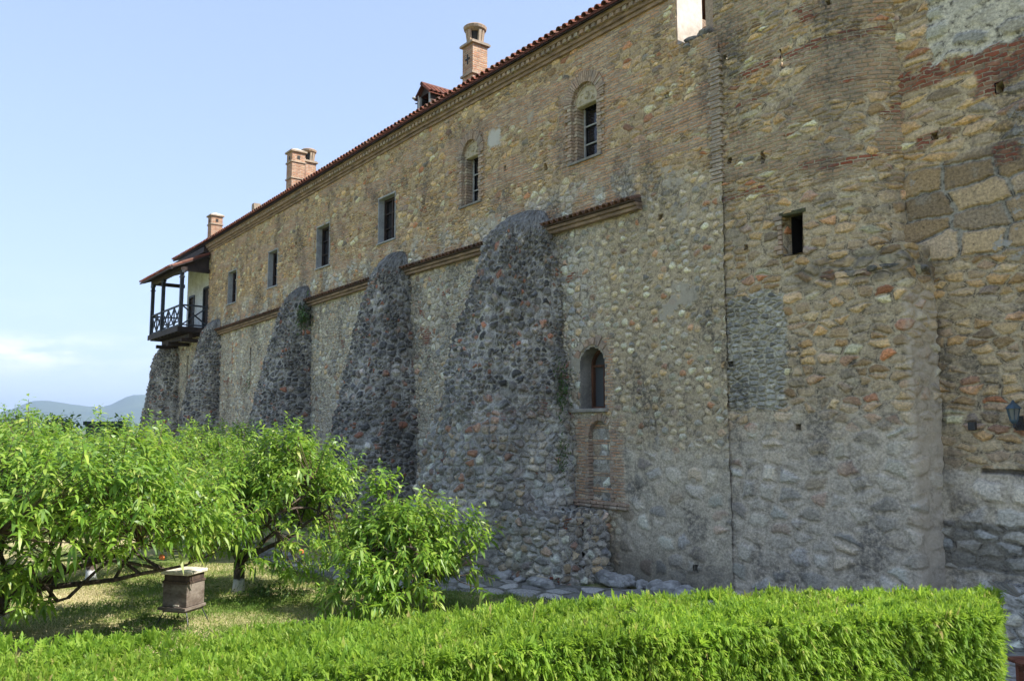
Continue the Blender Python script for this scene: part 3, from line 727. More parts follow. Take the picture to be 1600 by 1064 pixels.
# ---- buttresses
def buttress(name, cT, hT, pT, cB, hB, pB, zt, mat, parent, cap=.5, seed=1, nphi=None, ex=2.3, curve=.8, step=.05, zb=-.3):
    H = zt - zb; nz = int(H / step); arc = math.pi * (hB + pB) / 2 * 1.05; nphi = nphi or int(arc / step)
    ph = np.linspace(0, math.pi, nphi + 1); zs = np.linspace(zb, zt, nz + 1)
    P, Zg = np.meshgrid(ph, zs)
    h = (Zg - zb) / H
    f = (1 - h) ** curve
    w_ = hT + (hB - hT) * f; p = pT + (pB - pT) * f; c = cT + (cB - cT) * f
    k = np.clip((zt - Zg) / cap, 0, 1); k = np.sqrt(np.clip(1 - (1 - k) ** 2, 0, 1))
    w_ = w_ * (.35 + .65 * k); p = p * (k * .98 + .02)
    cs, sn = np.cos(P), np.sin(P)
    q = (np.abs(cs) ** ex + np.abs(sn) ** ex) ** (-1 / ex)
    lump = 1 + .16 * fbm(P * 2.2 + seed, Zg * .8, seed, 4) + .10 * fbm(P * 7, Zg * 2.6, seed + 7, 3)
    x = c + w_ * q * cs * lump; y = .14 - (p + .14) * q * sn * lump
    V = np.stack([x, y, Zg], -1).reshape(-1, 3)
    uv = np.stack([P * (hB + pB) / 2 * 1.0 + seed * 5, Zg], -1).reshape(-1, 2)
    n_ = nphi + 1; I, J = np.meshgrid(np.arange(nphi), np.arange(nz)); a = (J * n_ + I).ravel()
    F = np.stack([a, a + n_, a + n_ + 1, a + 1], 1)
    return link(name, np_mesh(name, V, F, uv), mat, parent, True)
B_ = [(-15.0, .68, .74, -15.45, 2.15, 2.95, 8.1, 'buttA', .04), (-21.25, .54, .55, -21.5, 1.6, 2.45, 8.2, 'butt', .05), (-28.0, .54, .52, -28.7, 1.6, 2.2, 8.1, 'butt', .06),
      (-37.6, .6, .45, -38.1, 1.2, 1.85, 7.9, 'butt', .07), (-44.3, .9, .75, -44.2, 1.15, 1.8, 7.3, 'butt', .07)]
for i, (cT, hT, pT, cB, hB, pB, zt, mt, st) in enumerate(B_):
    o = buttress('buttress', cT, hT, pT, cB, hB, pB, zt, M[mt], bld, seed=i + 2, step=st, cap=.8)
    if mt == 'buttA': o['label'] = 'widest buttress with lighter grey rubble and a few red bricks'
# rubble left on the broken wall top beside the white plaster
def rock(b, c, s, seed, n=2, fl=1.0):
    bm = bmesh.new(); bmesh.ops.create_icosphere(bm, subdivisions=n, radius=1)
    rot = Matrix.Rotation(seed * 1.3, 3, 'Z')
    vs = []
    for v in bm.verts:
        q = v.co.copy(); k = 1 + .38 * mn.noise(q * 1.1 + Vector((seed * 3.7, 0, 0))) + .14 * mn.noise(q * 3 + Vector((seed, 0, 5)))
        q = Vector([math.copysign(abs(a) ** .8, a) for a in q]) * k
        q = rot @ Vector((q.x * s[0], q.y * s[1], q.z * s[2])); vs.append(q + Vector(c))
    b.add(vs, [[v.index for v in f.verts] for f in bm.faces]); bm.free()
b = MB()
for i in range(16): rock(b, (-10.4 + .9 * random.random(), .12 + .3 * random.random(), 10.42 + .2 * random.random() - .1 * (i % 3)), (.17, .12, .08), i, 3)
b.build('rubble_cap', simple('lichened_rubble', (.24, .22, .18), (.09, .085, .07), 7, .95, bd=.03), bld)

# ---- chimneys, dormer, floodlight on the roof
def chimney(u, y, s, z0, z1, kind):
    b = MB(); h = s / 2
    if kind == 'round':
        zc = z1 - .62; b.box(u - h, u + h, y - h, y + h, z0, zc)
        ch = b.build('chimney', M['brick'], bld)
        b = MB(); b.box(u - h - .07, u + h + .07, y - h - .07, y + h + .07, zc, zc + .06); b.box(u - h - .03, u + h + .03, y - h - .03, y + h + .03, zc + .055, zc + .1)
        b.build('moulding', M['arch'], ch)
        MB().box(u - h - .05, u + h + .05, y - h - .05, y + h + .05, zc - .92, zc - .86).build('moulding', M['arch'], ch)
        b = MB()
        for i in range(14):
            a = 2 * math.pi * i / 14; c, s_ = math.cos(a), math.sin(a)
            if i in (12, 13, 5): continue
            b.bar((u + .2 * c, y + .2 * s_, zc + .1), (u + .25 * c, y + .25 * s_, z1 - .14), .085, .07, (c, s_, 0))
        b.lathe([(.22, z1 - .16), (.33, z1 - .10), (.35, z1 - .02), (.30, z1 + .02), (.12, z1 + .05)], u, y, 18)
        b.build('lantern_top', M['arch'], ch)
        b = MB(); b.lathe([(.15, zc + .1), (.17, z1 - .14)], u, y, 12); b.build('flue', M['soot'], ch)
        b = MB(); m = zc - .42; b.box(u - .11, u - .02, y - h - .012, y - h + .02, m - .03, m + .03); b.box(u + .02, u + .11, y - h - .012, y - h + .02, m - .03, m + .03); b.box(u - .025, u + .025, y - h - .014, y - h + .02, m - .16, m + .14)
        b.build('brick_cross', M['soot'], ch)
    else:
        b.box(u - h, u + h, y - h, y + h, z0, z1 - .12)
        ch = b.build('chimney', M['brick'], bld)
        for zz in (z1 - .56, z1 - 1.25): MB().box(u - h - .04, u + h + .04, y - h - .04, y + h + .04, zz, zz + .06).build('moulding', M['arch'], ch)
        MB().box(u - h - .07, u + h + .07, y - h - .07, y + h + .07, z1 - .12, z1 - .05).build('moulding', M['arch'], ch)
        b = MB(); k = h + .06; b.add([(u - k, y - k, z1 - .05), (u + k, y - k, z1 - .05), (u + k, y + k, z1 - .05), (u - k, y + k, z1 - .05), (u, y, z1 + .12)], [(0, 3, 2, 1), (0, 1, 4), (1, 2, 4), (2, 3, 4), (3, 0, 4)])
        b.build('cap', M['white'], ch)
        b = MB(); fan(b, u, .06, z1 - .33, z1 - .42, y - h - .012, y - h + .02, 8)
        b.build('smoke_hole', M['soot'], ch)
        MB().box(u + h - .02, u + h + .012, y - .06, y + .06, z1 - .42, z1 - .27).build('smoke_hole', M['soot'], ch)
    return ch
chimney(-19.25, 1.3, .52, 11.9, 14.75, 'round')
chimney(-32.05, 1.2, .56, 11.9, 14.45, 'square')
chimney(-34.0, 2.6, .5, 12, 15.3, 'round')
chimney(-42.2, 1.2, .56, 11.9, 13.85, 'square')
rocks = MB().box(-35.1, -34.8, .5, .8, 11.9, 12.75).build('vent_stub', M['arch'], bld)
# dormer
u0, u1, y0, yb = -21.72, -21.04, .9, 2.3; zb_, ze_, zr_ = 12.2, 13.3, 13.6; um = (u0 + u1) / 2
b = MB(); b.box(u0, u0 + .05, y0, yb, zb_, ze_); b.box(u1 - .05, u1, y0, yb, zb_, ze_)
b.add([(u0, y0 + .001, ze_), (u1, y0 + .001, ze_), (um, y0 + .001, zr_ - .04), (u0, y0 + .04, ze_), (u1, y0 + .04, ze_), (um, y0 + .04, zr_ - .04)], [(0, 1, 2), (5, 4, 3), (0, 3, 4, 1), (1, 4, 5, 2), (2, 5, 3, 0)])
b.box(u0 + .05, u1 - .05, y0 + .35, y0 + .4, zb_, ze_)
dm = b.build('dormer', M['wood'], bld)
b = MB(); b.box(u1 - .09, u1 - .01, y0 - .02, y0 + .05, zb_, ze_); b.box(u0 + .01, u0 + .09, y0 - .02, y0 + .05, zb_, ze_); b.build('post', M['plaster'], dm)
b = MB()
for sg, ue in ((-1, u0 - .1), (1, u1 + .1)):
    P = [(um, y0 - .12, zr_), (ue, y0 - .12, ze_ - .05), (ue, yb, ze_ - .05), (um, yb, zr_)]
    b.add([*P, *[(p[0], p[1], p[2] - .03) for p in P]], [(0, 1, 2, 3), (4, 7, 6, 5), (0, 4, 5, 1), (1, 5, 6, 2), (2, 6, 7, 3), (3, 7, 4, 0)])
    y = y0 - .06
    while y < yb: b.halftube((ue, y, ze_ - .05), (um, y, zr_), .07, 4); y += .16
b.halftube((um, y0 - .14, zr_ + .01), (um, yb, zr_ + .01), .08, 5); b.build('dormer_roof', M['tile'], dm)
fl = empty('floodlight', L2W(-21.12, .5, 12.72), ROT); tag(fl, 'small pale floodlight on a bracket at the eave beside the dormer', 'floodlight')
b = MB(); b.tube([(0, 0, -.6), (0, 0, .35)], .025, 6); b.bar((0, 0, .3), (-.1, -.06, .3), .03, .03); b.bar((0, 0, .12), (-.07, -.05, .12), .03, .03); b.build('bracket', M['iron'], fl)
b = MB(); b.lathe([(.02, .26), (.06, .29), (.06, .32), (.02, .36)], -.12, -.07, 12); b.build('lamp_head', M['plaster'], fl)

# ---- balcony
u0, u1, yf = -43.9, -38.95, -1.22; zd = 7.62
b = MB(); b.box(u0 - .1, u1 + .02, yf - .08, .28, zd - .09, zd)
bal = b.build('balcony', M['wood'], bld)
b = MB()
for k in range(9):
    u = u0 + .1 + k * (u1 - u0 - .25) / 8; b.box(u - .06, u + .06, yf - .04, .25, zd - .26, zd - .092)
b.box(u0 - .14, u1 + .06, yf - .13, yf - .08, zd - .22, zd + .02); b.box(u1 + .02, u1 + .07, yf - .08, -.02, zd - .22, zd + .01)
b.box(u0 + .2, u1 - .2, -.75, -.6, zd - .45, zd - .265); b.box(u0 + .1, u0 + .3, -1.0, .2, zd - .62, zd - .455); b.box(u1 - .7, u1 - .5, -1.0, .0, zd - .62, zd - .455); b.box(-41.8, -41.6, -1.0, .0, zd - .62, zd - .455)
b.build('joists', M['wood'], bal)
posts = [u0, u0 + 1.9, u1]
zt_ = 10.2
for i, u in enumerate(posts):
    b = MB(); b.box(u - .075, u + .075, yf - .075, yf + .075, zd + .001, zt_); b.box(u - .1, u + .1, yf - .1, yf + .1, zt_ - .32, zt_ - .26); b.box(u - .22, u + .22, yf - .07, yf + .07, zt_ - .12, zt_ - .001)
    b.build('post', M['postwood'], bal)
def railing(P):
    b = MB()
    for (a, c, nx) in P:
        a = Vector(a); c = Vector(c); up = Vector((0, 0, 1))
        b.bar(a + up * 1.0, c + up * 1.0, .08, .07); b.bar(a + up * .1, c + up * .1, .06, .06)
        for i in range(nx):
            p = a.lerp(c, i / nx); q = a.lerp(c, (i + 1) / nx)
            b.bar(p + up * .12, q + up * .97, .045, .06); b.bar(p + up * .97, q + up * .12, .042, .057)
            if i: b.bar(p + up * .12, p + up * .97, .05, .05)
    return b.build('railing', M['postwood'], bal)
railing([((u0 + .08, yf, zd), (u0 + 1.82, yf, zd), 2), ((u0 + 1.98, yf, zd), (u1 - .08, yf, zd), 3), ((u1, yf + .08, zd), (u1, -.02, zd), 1), ((u0, yf + .08, zd), (u0, .25, zd), 1)])
b = MB(); b.box(u0 - .1, u1 + .1, yf - .09, yf + .09, zt_, zt_ + .18); b.box(u1 - .09, u1 + .09, yf + .09, -.03, zt_ + .002, zt_ + .17); b.box(u0 - .09, u0 + .09, yf + .09, .3, zt_ + .002, zt_ + .17)
# gable boarding near end
b.add([(u1 + .0, -.03, zt_ + .17), (u1, yf, zt_ + .17), (u1, yf, zt_ + .24), (u1, -.03, zt_ + .78)], [(0, 1, 2, 3)])
for k in range(11): u = u0 + k * (u1 - u0) / 10; b.bar((u, yf - .5, zt_ + .06), (u, .2, zt_ + .80), .07, .09)
b.build('beam', M['wood'], bal)
sl_ = (11.05 - 10.35) / 1.5
br = sloped_roof('balcony_roof', u0 - .4, u1 + .18, -1.75, 10.33, -.05, 11.12, M['tile'], bal, zf=lambda u: 0)
b = MB(); b.sweep([(-1.78, 10.22), (-1.78, 10.27), (-.05, 11.06), (-.05, 11.0)], [(u0 - .42, 0), (u1 + .2, 0)]); b.box(u1 + .2, u1 + .23, -1.8, -1.7, 10.18, 10.36)
b.build('roof_boarding', M['wood'], bal)
# boarded gable end above the balcony, ends of the roof
b = MB(); b.add([(-43.32, .28, 11.2), (-43.32, 8.9, 11.2), (-43.32, 4.6, 13.6)], [(0, 1, 2)]); b.box(-43.4, -43.32, -.3, 8, 11.15, 11.3); b.box(-43.9, -39.02, -.28, .28, 11.2, 11.45)
b.build('gable_boarding', M['wood'], bld)

# ------------------------------------------------------------------ tower
UC, YC, EA, EB = -7.9, .925, 1.5, .89
th = np.linspace(-math.pi / 2, .9, 200); arcx = UC + EA * np.cos(th); arcy = YC + EB * np.sin(th)
sl2 = np.concatenate([[0], np.cumsum(np.hypot(np.diff(arcx), np.diff(arcy)))])
def tow_up(gu, gz):
    s_ = gu - UC
    x = np.where(s_ <= 0, gu, np.interp(s_, sl2, arcx)); y = np.where(s_ <= 0, .035 + 0 * s_, np.interp(s_, sl2, arcy))
    k = .06 * fbm(gu * .7, gz * .6, 21, 4)
    return np.stack([x + 0 * k, y + k, gz], -1)
CX, CY, RC = -6.27, .20, .13
def tow_lo(gu, gz):
    s_ = gu - CX; q = RC * math.pi / 2; a = np.clip(s_ / q, 0, 1) * math.pi / 2
    batter = np.clip((5.4 - gz) * .004, 0, .05)
    x = np.where(s_ <= 0, gu, CX + RC * np.sin(a) + 0 * gu); y = np.where(s_ <= 0, .035, CY - RC * np.cos(a) - .035)
    ov = np.clip(s_ - q, 0, None); y = y + ov; x = x + ov * .16
    k = .05 * fbm(gu * .7, gz * .6, 22, 4) + .03 * fbm(gu * 3, gz * 3, 5, 3)
    return np.stack([x + np.where(s_ > 0, k, 0), y + np.where(s_ <= 0.02, k, 0), gz], -1)
TH = (-8.24, -7.84, 5.9, 6.64)
panel('upper_drum', np.arange(-9.58, UC + sl2[-1], .036), np.arange(5.42, 11.6, .036), None, M['tower'], twr, fpos=tow_up,
      pockets=[(*TH, 1.1), (-8.16, -8.12, 9.15, 9.55, .4), (-9.34, -9.24, 7.8, 7.92, .3), (-8.62, -8.54, 7.62, 7.86, .25), (-9.38, -9.30, 9.8, 9.9, .3), (-9.02, -8.95, 6.15, 6.25, .2), (-7.3, -7.22, 10.0, 10.1, .3)])
panel('square_pier', np.arange(-9.58, -5.4, .036), np.arange(-.3, 5.5, .036), None, M['tower'], twr, fpos=tow_lo,
      pockets=[(-8.12, -8.02, 2.98, 3.08, .3), (-9.42, -9.34, 4.1, 4.2, .2), (-9.42, -9.33, 5.7, 5.8, .2)])
# sloping ledge between drum and pier
ts = np.linspace(0, 1, 90); ks = np.linspace(0, 1, 22)
lo_s = np.interp(ts, [0, .5, 1], [-9.44, -7.4, -5.9]); up_s = np.interp(ts, [0, .5, 1], [-9.44, -7.6, UC + sl2[-1] * .93])
Lo = tow_lo(lo_s[None, :], np.full((1, 90), 5.42))[0]; Up = tow_up(up_s[None, :], np.full((1, 90), 5.85))[0]
V = (Lo[None] * (1 - ks[:, None, None]) + Up[None] * ks[:, None, None]); V[:, :, 2] = 5.40 + .42 * (ks[:, None] ** .75) * np.interp(ts, [0, .3, 1], [.12, .6, 1])[None, :] + .03 * fbm(ts[None, :] * 30 + 0 * ks[:, None], ks[:, None] * 4 + 0 * ts[None, :], 3)
V[:, :, 1] -= .005 + .03 * np.sin(ks * 3.14)[:, None] - np.interp(ts, [0, .4, .55], [.14, .12, 0])[None, :]
uv = np.stack([np.broadcast_to(lo_s[None, :], (22, 90)), 5.3 + .5 * np.broadcast_to(ks[:, None], (22, 90))], -1).reshape(-1, 2)
I, J = np.meshgrid(np.arange(89), np.arange(21)); a = (J * 90 + I).ravel()
link('ledge', np_mesh('ledge', V.reshape(-1, 3), np.stack([a, a + 1, a + 91, a + 90], 1), uv), M['tower'], twr, True)
b = MB()
for i in range(15): rock(b, (-6.75 + .62 * random.random(), .1 + .45 * random.random(), 5.42 + .12 * random.random()), (.15, .12, .06), 40 + i)
b.build('ledge_stones', simple('dark_ledge_stone', (.22, .20, .165), (.07, .068, .06), 7, .95, bd=.03), twr)
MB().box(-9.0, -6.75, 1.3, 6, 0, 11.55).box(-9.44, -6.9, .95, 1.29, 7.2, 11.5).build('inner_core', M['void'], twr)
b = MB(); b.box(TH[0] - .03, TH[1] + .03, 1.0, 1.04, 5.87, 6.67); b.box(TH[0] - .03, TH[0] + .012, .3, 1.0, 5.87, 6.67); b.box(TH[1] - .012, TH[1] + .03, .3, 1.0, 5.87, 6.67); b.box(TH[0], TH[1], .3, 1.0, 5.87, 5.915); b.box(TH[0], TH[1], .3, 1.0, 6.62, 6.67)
b.build('opening_shade_liner', M['void'], twr)  # black liner paints the shade deep inside the opening
MB().box(-8.3, -7.78, .03, .2, 6.6, 6.67).build('lintel', M['moss'], twr, bevel=.01)
b = MB()
for zz in np.arange(5.95, 6.6, .085): b.box(-8.30 - .12 * random.random(), -8.235, -.0, .15, zz, zz + .07)
b.build('brick_jamb', M['arch'], twr, bevel=.006)
# raised brick rib on the drum
# ------------------------------------------------------------------ rampart
fr_ = lambda u, z: .72 + .10 * fbm(u * .6, z * .6, 31, 4) - .10 * np.clip((2.35 - z) * 4, 0, 1) + .08 * fbm(u * 2, z * 2, 8, 3)
panel('wall_face', np.concatenate([np.arange(-6.7, -3.2, .036), np.arange(-3.2, 6, .08)]), np.concatenate([np.arange(-.3, 9.4, .036), np.arange(9.4, 12, .09)]), fr_, M['rampart'], rmp,
      pockets=[(-5.02, -4.9, 7.88, 8.05, .4), (-5.98, -5.88, 7.45, 7.57, .35), (-6.5, -6.44, 8.73, 8.79, .25), (-4.2, -4.1, 7.7, 7.8, .3)])
MB().box(-6.6, 6, 1.25, 2.6, 0, 11.9).build('wall_core', M['void'], rmp)
ln = empty('wall_lantern', L2W(-4.97, .68, 3.2), ROT); tag(ln, 'small blue black hexagonal lantern fixed to the set back wall', 'lantern')
b = MB(); b.box(-.05, .05, -.0, .04, -.22, -.02); b.tube([(0, .0, -.12), (0, -.1, -.2), (0, -.17, -.17), (0, -.17, -.08)], .02, 6); b.build('bracket', M['iron'], ln)
b = MB()
for k in range(6):
    a = math.pi * k / 3; c, s_ = math.cos(a), math.sin(a); b.bar((.05 * c, -.17 + .05 * s_, -.08), (.085 * c, -.17 + .085 * s_, .08), .012, .012)
b.lathe([(.03, -.13), (.055, -.09), (.055, -.075)], 0, -.17, 6); b.lathe([(.115, .08), (.07, .13), (.03, .16), (.012, .2)], 0, -.17, 6); b.build('cage', M['lamp'], ln)
b = MB(); b.lathe([(.045, -.075), (.078, .08)], 0, -.17, 6); b.build('glass', glassmat('lantern_glass', (.16, .17, .17), .25), ln)
pq = MB().box(-.05, .05, -.03, .05, -.06, .06).build('cable_box', M['iron'], None, bevel=.01); pq.location = L2W(-5.59, .64, 3.04); pq.rotation_euler = (0, 0, ROT); tag(pq, 'tiny black cable box on the set back wall left of the lantern', 'cable box')

# ruined masonry block at the foot of the widest buttress
def rough_block(name, u0, u1, y0, y1, z1, mat, seed, parent=None, st=.045):
    # half drum-ish block built as superellipse plan with broken top
    nph = int(2 * (u1 - u0 + y1 - y0) / st); ph = np.linspace(0, 2 * math.pi, nph + 1); nz = int((z1 + .3) / st)
    zs = np.linspace(-.3, z1, nz + 1); cu, cy = (u0 + u1) / 2, (y0 + y1) / 2; hu, hy = (u1 - u0) / 2, (y1 - y0) / 2
    rows = [(z, 1.0 + .06 * (1 - max(0, z) / z1)) for z in zs] + [(z1 + .03, .93), (z1 + .05, .7), (z1 + .03, .35), (z1 + .03, .01)]
    P = ph[None, :]; ex = 5
    q = (np.abs(np.cos(P)) ** ex + np.abs(np.sin(P)) ** ex) ** (-1 / ex)
    V = []; UVs = []
    for z, k in rows:
        lump = 1 + .10 * fbm(np.cos(P) * 2 + 5, np.sin(P) * 2 + z * .9 + seed, seed, 4)
        top = .22 * fbm(np.cos(P) * 1.6 * k + 9, np.sin(P) * 1.6 * k, seed + 3, 3) * max(0, z / z1) ** 3
        x = cu + hu * q * np.cos(P) * k * lump; y = cy + hy * q * np.sin(P) * k * lump
        V.append(np.stack([x, y, z + top], -1)[0]); UVs.append(np.stack([P[0] * (hu + hy) / 1.7 + 0 * P[0], z + 0 * P[0]], -1) if k >= .93 else np.stack([x[0], y[0] + z], -1))
    V = np.concatenate(V); UVs = np.concatenate(UVs); n_ = nph + 1; I, J = np.meshgrid(np.arange(nph), np.arange(len(rows) - 1)); a = (J * n_ + I).ravel()
    return link(name, np_mesh(name, V, np.stack([a, a + 1, a + n_ + 1, a + n_], 1), UVs), mat, parent, True)
nb_ = mat_buttress('ruin_stone', 9, 1.0, .15)
o = rough_block('masonry_block', -14.5, -12.4, -1.75, .1, 1.3, nb_, 4); o.location = FO; o.rotation_euler = (0, 0, ROT)
tag(o, 'broken knee high block of grey rubble masonry at the foot of the widest buttress', 'masonry block')
o = rough_block('stone_footing', -5.35, -3.6, -.15, .62, .85, nb_, 7); o.location = FO; o.rotation_euler = (0, 0, ROT)
tag(o, 'low dark topped stone plinth against the set back wall at the right edge', 'stone plinth')

# loose stones along the wall foot
for i in range(64):
    t_ = i / 63; u = -15.6 + t_ * 5.6 + random.uniform(-.1, .1)
    yb_ = -3.0 + 0 * t_ if u < -15 else (-2.2 if u < -14.2 else (-1.75 if u < -12.3 else -.35))
    y = yb_ + random.uniform(-.22, .16); s_ = random.choice((.06, .08, .1, .12, .17)) * random.uniform(.85, 1.15)
    b = MB(); rock(b, (0, 0, 0), (s_ * random.uniform(1, 1.7), s_, s_ * random.uniform(.55, .85)), 100 + i, 3)
    o = b.build('loose_stone', M['rock'], None, smooth=False); o.location = L2W(u, y, s_ * .3 + .05); o.rotation_euler = (0, 0, random.uniform(0, 6))
    tag(o, 'pale rough loose stone lying in the row along the foot of the wall', 'stone', 'loose stones along the foot of the wall')

# ------------------------------------------------------------------ ground
def mat_ground():
    n = NT('grass_ground'); p = n.coord(); f = n.noise(p, .55, 5, .65); g = n.noise(p, 30, 3, .7)
    c = n.mix(n.ss(f, .42, .6), (.13, .18, .04), (.42, .36, .19)); c = n.scale(c, n.ss(g, .3, .7, .6, 1.3, False))
    # far fields
    x, y, z = n.sep(p); r = n.math('SQRT', n.math('ADD', n.math('MULTIPLY', x, x), n.math('MULTIPLY', y, y)))
    ff = n.noise(p, .004, 4, .7); fc = n.mix(n.ss(ff, .4, .6), (.05, .09, .03), (.12, .14, .06))
    c = n.mix(n.ss(r, 60, 200), c, fc)
    return n.finish(c, .95, bump=g, bdist=.02)
gs = np.unique(np.concatenate([-np.geomspace(60, 16000, 14)[::-1], np.arange(-50, 60.1, 1.0), np.geomspace(70, 16000, 14)]))
gx, gy = np.meshgrid(gs, gs); gz = .06 * fbm(gx * .3, gy * .3, 5, 2) * (np.hypot(gx, gy) < 60) - .02
V = np.stack([gx, gy, gz], -1).reshape(-1, 3); n_ = len(gs); I, J = np.meshgrid(np.arange(n_ - 1), np.arange(n_ - 1)); a = (J * n_ + I).ravel()
link('ground', np_mesh('ground', V, np.stack([a, a + 1, a + n_ + 1, a + n_], 1)), mat_ground(), None, True)['kind'] = 'structure'
n = NT('flagstones', True); wv = warp(n, .06, 1.5)
fs = rubble(n, wv, 1.9, 2.3, [(0, (.36, .35, .33)), (.5, (.27, .27, .26)), (1, (.42, .40, .36))], (.13, .13, .11), .09, .9, .16); n.finish(fs[0], .9, fs[1], .03); M['pave'] = n.m
def path_mesh(name, pts, w0, z=.03, st=.08):
    # strip along local u with varying y
    us = np.arange(pts[0][0], pts[-1][0], st); yc = np.interp(us, [p[0] for p in pts], [p[1] for p in pts]); hw = np.interp(us, [p[0] for p in pts], [p[2] for p in pts])
    zz = np.interp(us, [p[0] for p in pts], [p[3] for p in pts])
    ks = np.linspace(-1, 1, int(2 * hw.max() / st)); K, U = np.meshgrid(ks, us); Y = yc[:, None] + K * hw[:, None] * (1 + .12 * fbm(U * 1.3, K * 0 + 3, 2))
    V = np.stack([U, Y, zz[:, None] + .02 * fbm(U, Y, 4) - .09 * np.abs(K) ** 8], -1).reshape(-1, 3); m = len(ks); I, J = np.meshgrid(np.arange(m - 1), np.arange(len(us) - 1)); a = (J * m + I).ravel()
    o = link(name, np_mesh(name, V, np.stack([a, a + 1, a + m + 1, a + m], 1)[:, ::-1], V[:, :2]), M['pave'], None, True)
    o.location = FO; o.rotation_euler = (0, 0, ROT); o['kind'] = 'structure'; return o
path_mesh('path', [(-45, -4.0, .5, .05), (-18, -4.3, .5, .05), (-15, -3.6, .75, .05), (-12.5, -2.0, .75, .05), (-10.5, -.9, .8, .06), (-8, -.9, 1.0, .1), (-6.3, -.9, 1.2, .2), (-4, -1.1, 1.9, .22), (3, -1.2, 2.0, .25)], 1)

# ------------------------------------------------------------------ leaves
def leaf_mesh(base, dirv, L_, W_, droop, seed=0, fold=0, up=None):
    """one 3-face blade per row: base (n,3), dirv (n,3) unit"""
    r = np.random.default_rng(seed); n_ = len(base)
    rv = r.normal(size=(n_, 3)); rv[:, 2] += .2
    side = np.cross(dirv, np.array([0, 0, 1.0]) + .45 * rv); side /= np.linalg.norm(side, axis=1)[:, None] + 1e-9
    g = np.array([0, 0, -1.0]); tt = [0, .34, .68, 1.0]; ww = [0, .5, .42, 0]
    P = [base + dirv * (L_ * t_)[:, None] + g * (droop * L_ * t_ * t_)[:, None] for t_ in tt]
    vs = [P[0], P[1] - side * (W_ * ww[1])[:, None], P[1] + side * (W_ * ww[1])[:, None], P[2] - side * (W_ * ww[2])[:, None], P[2] + side * (W_ * ww[2])[:, None], P[3]]
    V = np.stack(vs, 1).reshape(-1, 3); k = np.arange(n_)[:, None] * 6
    T = np.concatenate([k + np.array([[0, 1, 2]]), k + np.array([[1, 3, 4]]), k + np.array([[1, 4, 2]]), k + np.array([[3, 5, 4]])], 0)
    return V, T, np.repeat(r.random(n_), 6)
def leaves_obj(name, data, mat, parent):
    V = []; T = []; A = []; k = 0
    for v, t_, a in data: V.append(v); T.append(t_ + k); A.append(a); k += len(v)
    V = np.concatenate(V); T = np.concatenate(T); A = np.concatenate(A)
    me = np_mesh(name, V, T); at = me.attributes.new('rnd', 'FLOAT', 'POINT'); at.data.foreach_set('value', A.astype(np.float32))
    return link(name, me, mat, parent, True)
def leafmat(name, pal, rough=.4, trans=.35, tcol=(.16, .30, .02), spec=.5):
    n = NT(name); at = n.t.nodes.new('ShaderNodeAttribute'); at.attribute_name = 'rnd'
    c = n.ramp(at.outputs['Fac'], pal); c = n.scale(c, n.ss(n.noise(n.coord(), 1.6, 3), .35, .65, .82, 1.18, False))
    n.finish(c, rough, spec=spec); p = [q for q in n.t.nodes if q.type == 'BSDF_PRINCIPLED'][0]
    tr = n.t.nodes.new('ShaderNodeBsdfTranslucent'); n.put(tr.inputs[0], n.mix(.6, n.scale(c, 1.6), tcol))
    mx = n.t.nodes.new('ShaderNodeMixShader'); mx.inputs[0].default_value = trans
    n.L(p.outputs[0], mx.inputs[1]); n.L(tr.outputs[0], mx.inputs[2]); n.L(mx.outputs[0], n.out.inputs['Surface']); return n.m
M['peach'] = leafmat('peach_leaf', [(0, (.07, .16, .02)), (.3, (.14, .26, .03)), (.7, (.22, .35, .045)), (.93, (.32, .43, .07)), (1, (.40, .42, .10))], .43, .45, (.28, .44, .03))
M['sprig'] = leafmat('hedge_sprig', [(0, (.09, .19, .02)), (.35, (.16, .28, .03)), (.7, (.24, .36, .04)), (.92, (.35, .43, .08)), (1, (.44, .34, .14))], .55, .5, (.36, .52, .05), .3)
M['grass'] = leafmat('grass_blade', [(0, (.07, .14, .02)), (.4, (.15, .23, .04)), (.62, (.28, .29, .09)), (.82, (.46, .40, .21)), (1, (.56, .49, .30))], .6, .3, (.2, .26, .05), .2)
M['weed'] = leafmat('weed_leaf', [(0, (.03, .07, .012)), (1, (.08, .13, .03))], .5, .25)
def bark():
    n = NT('peach_bark'); p = n.coord(); x, y, z = n.sep(p)
    f = n.noise(n.vm('MULTIPLY', p, (1, 1, .4)), 22, 4, .7); c = n.mix(n.ss(f, .35, .65), (.035, .026, .02), (.12, .09, .07))
    lm = n.ss(n.math('ADD', z, n.math('MULTIPLY', n.noise(p, 14, 2), .1)), .32, .27); c = n.mix(lm, c, n.scale((.55, .56, .58), n.ss(f, .3, .6, .7, 1.1)))
    return n.finish(c, .9, bump=f, bdist=.015)
M['bark'] = bark()
M['twig'] = simple('reddish_twig', (.13, .085, .05), (.06, .04, .03), 9, .7)

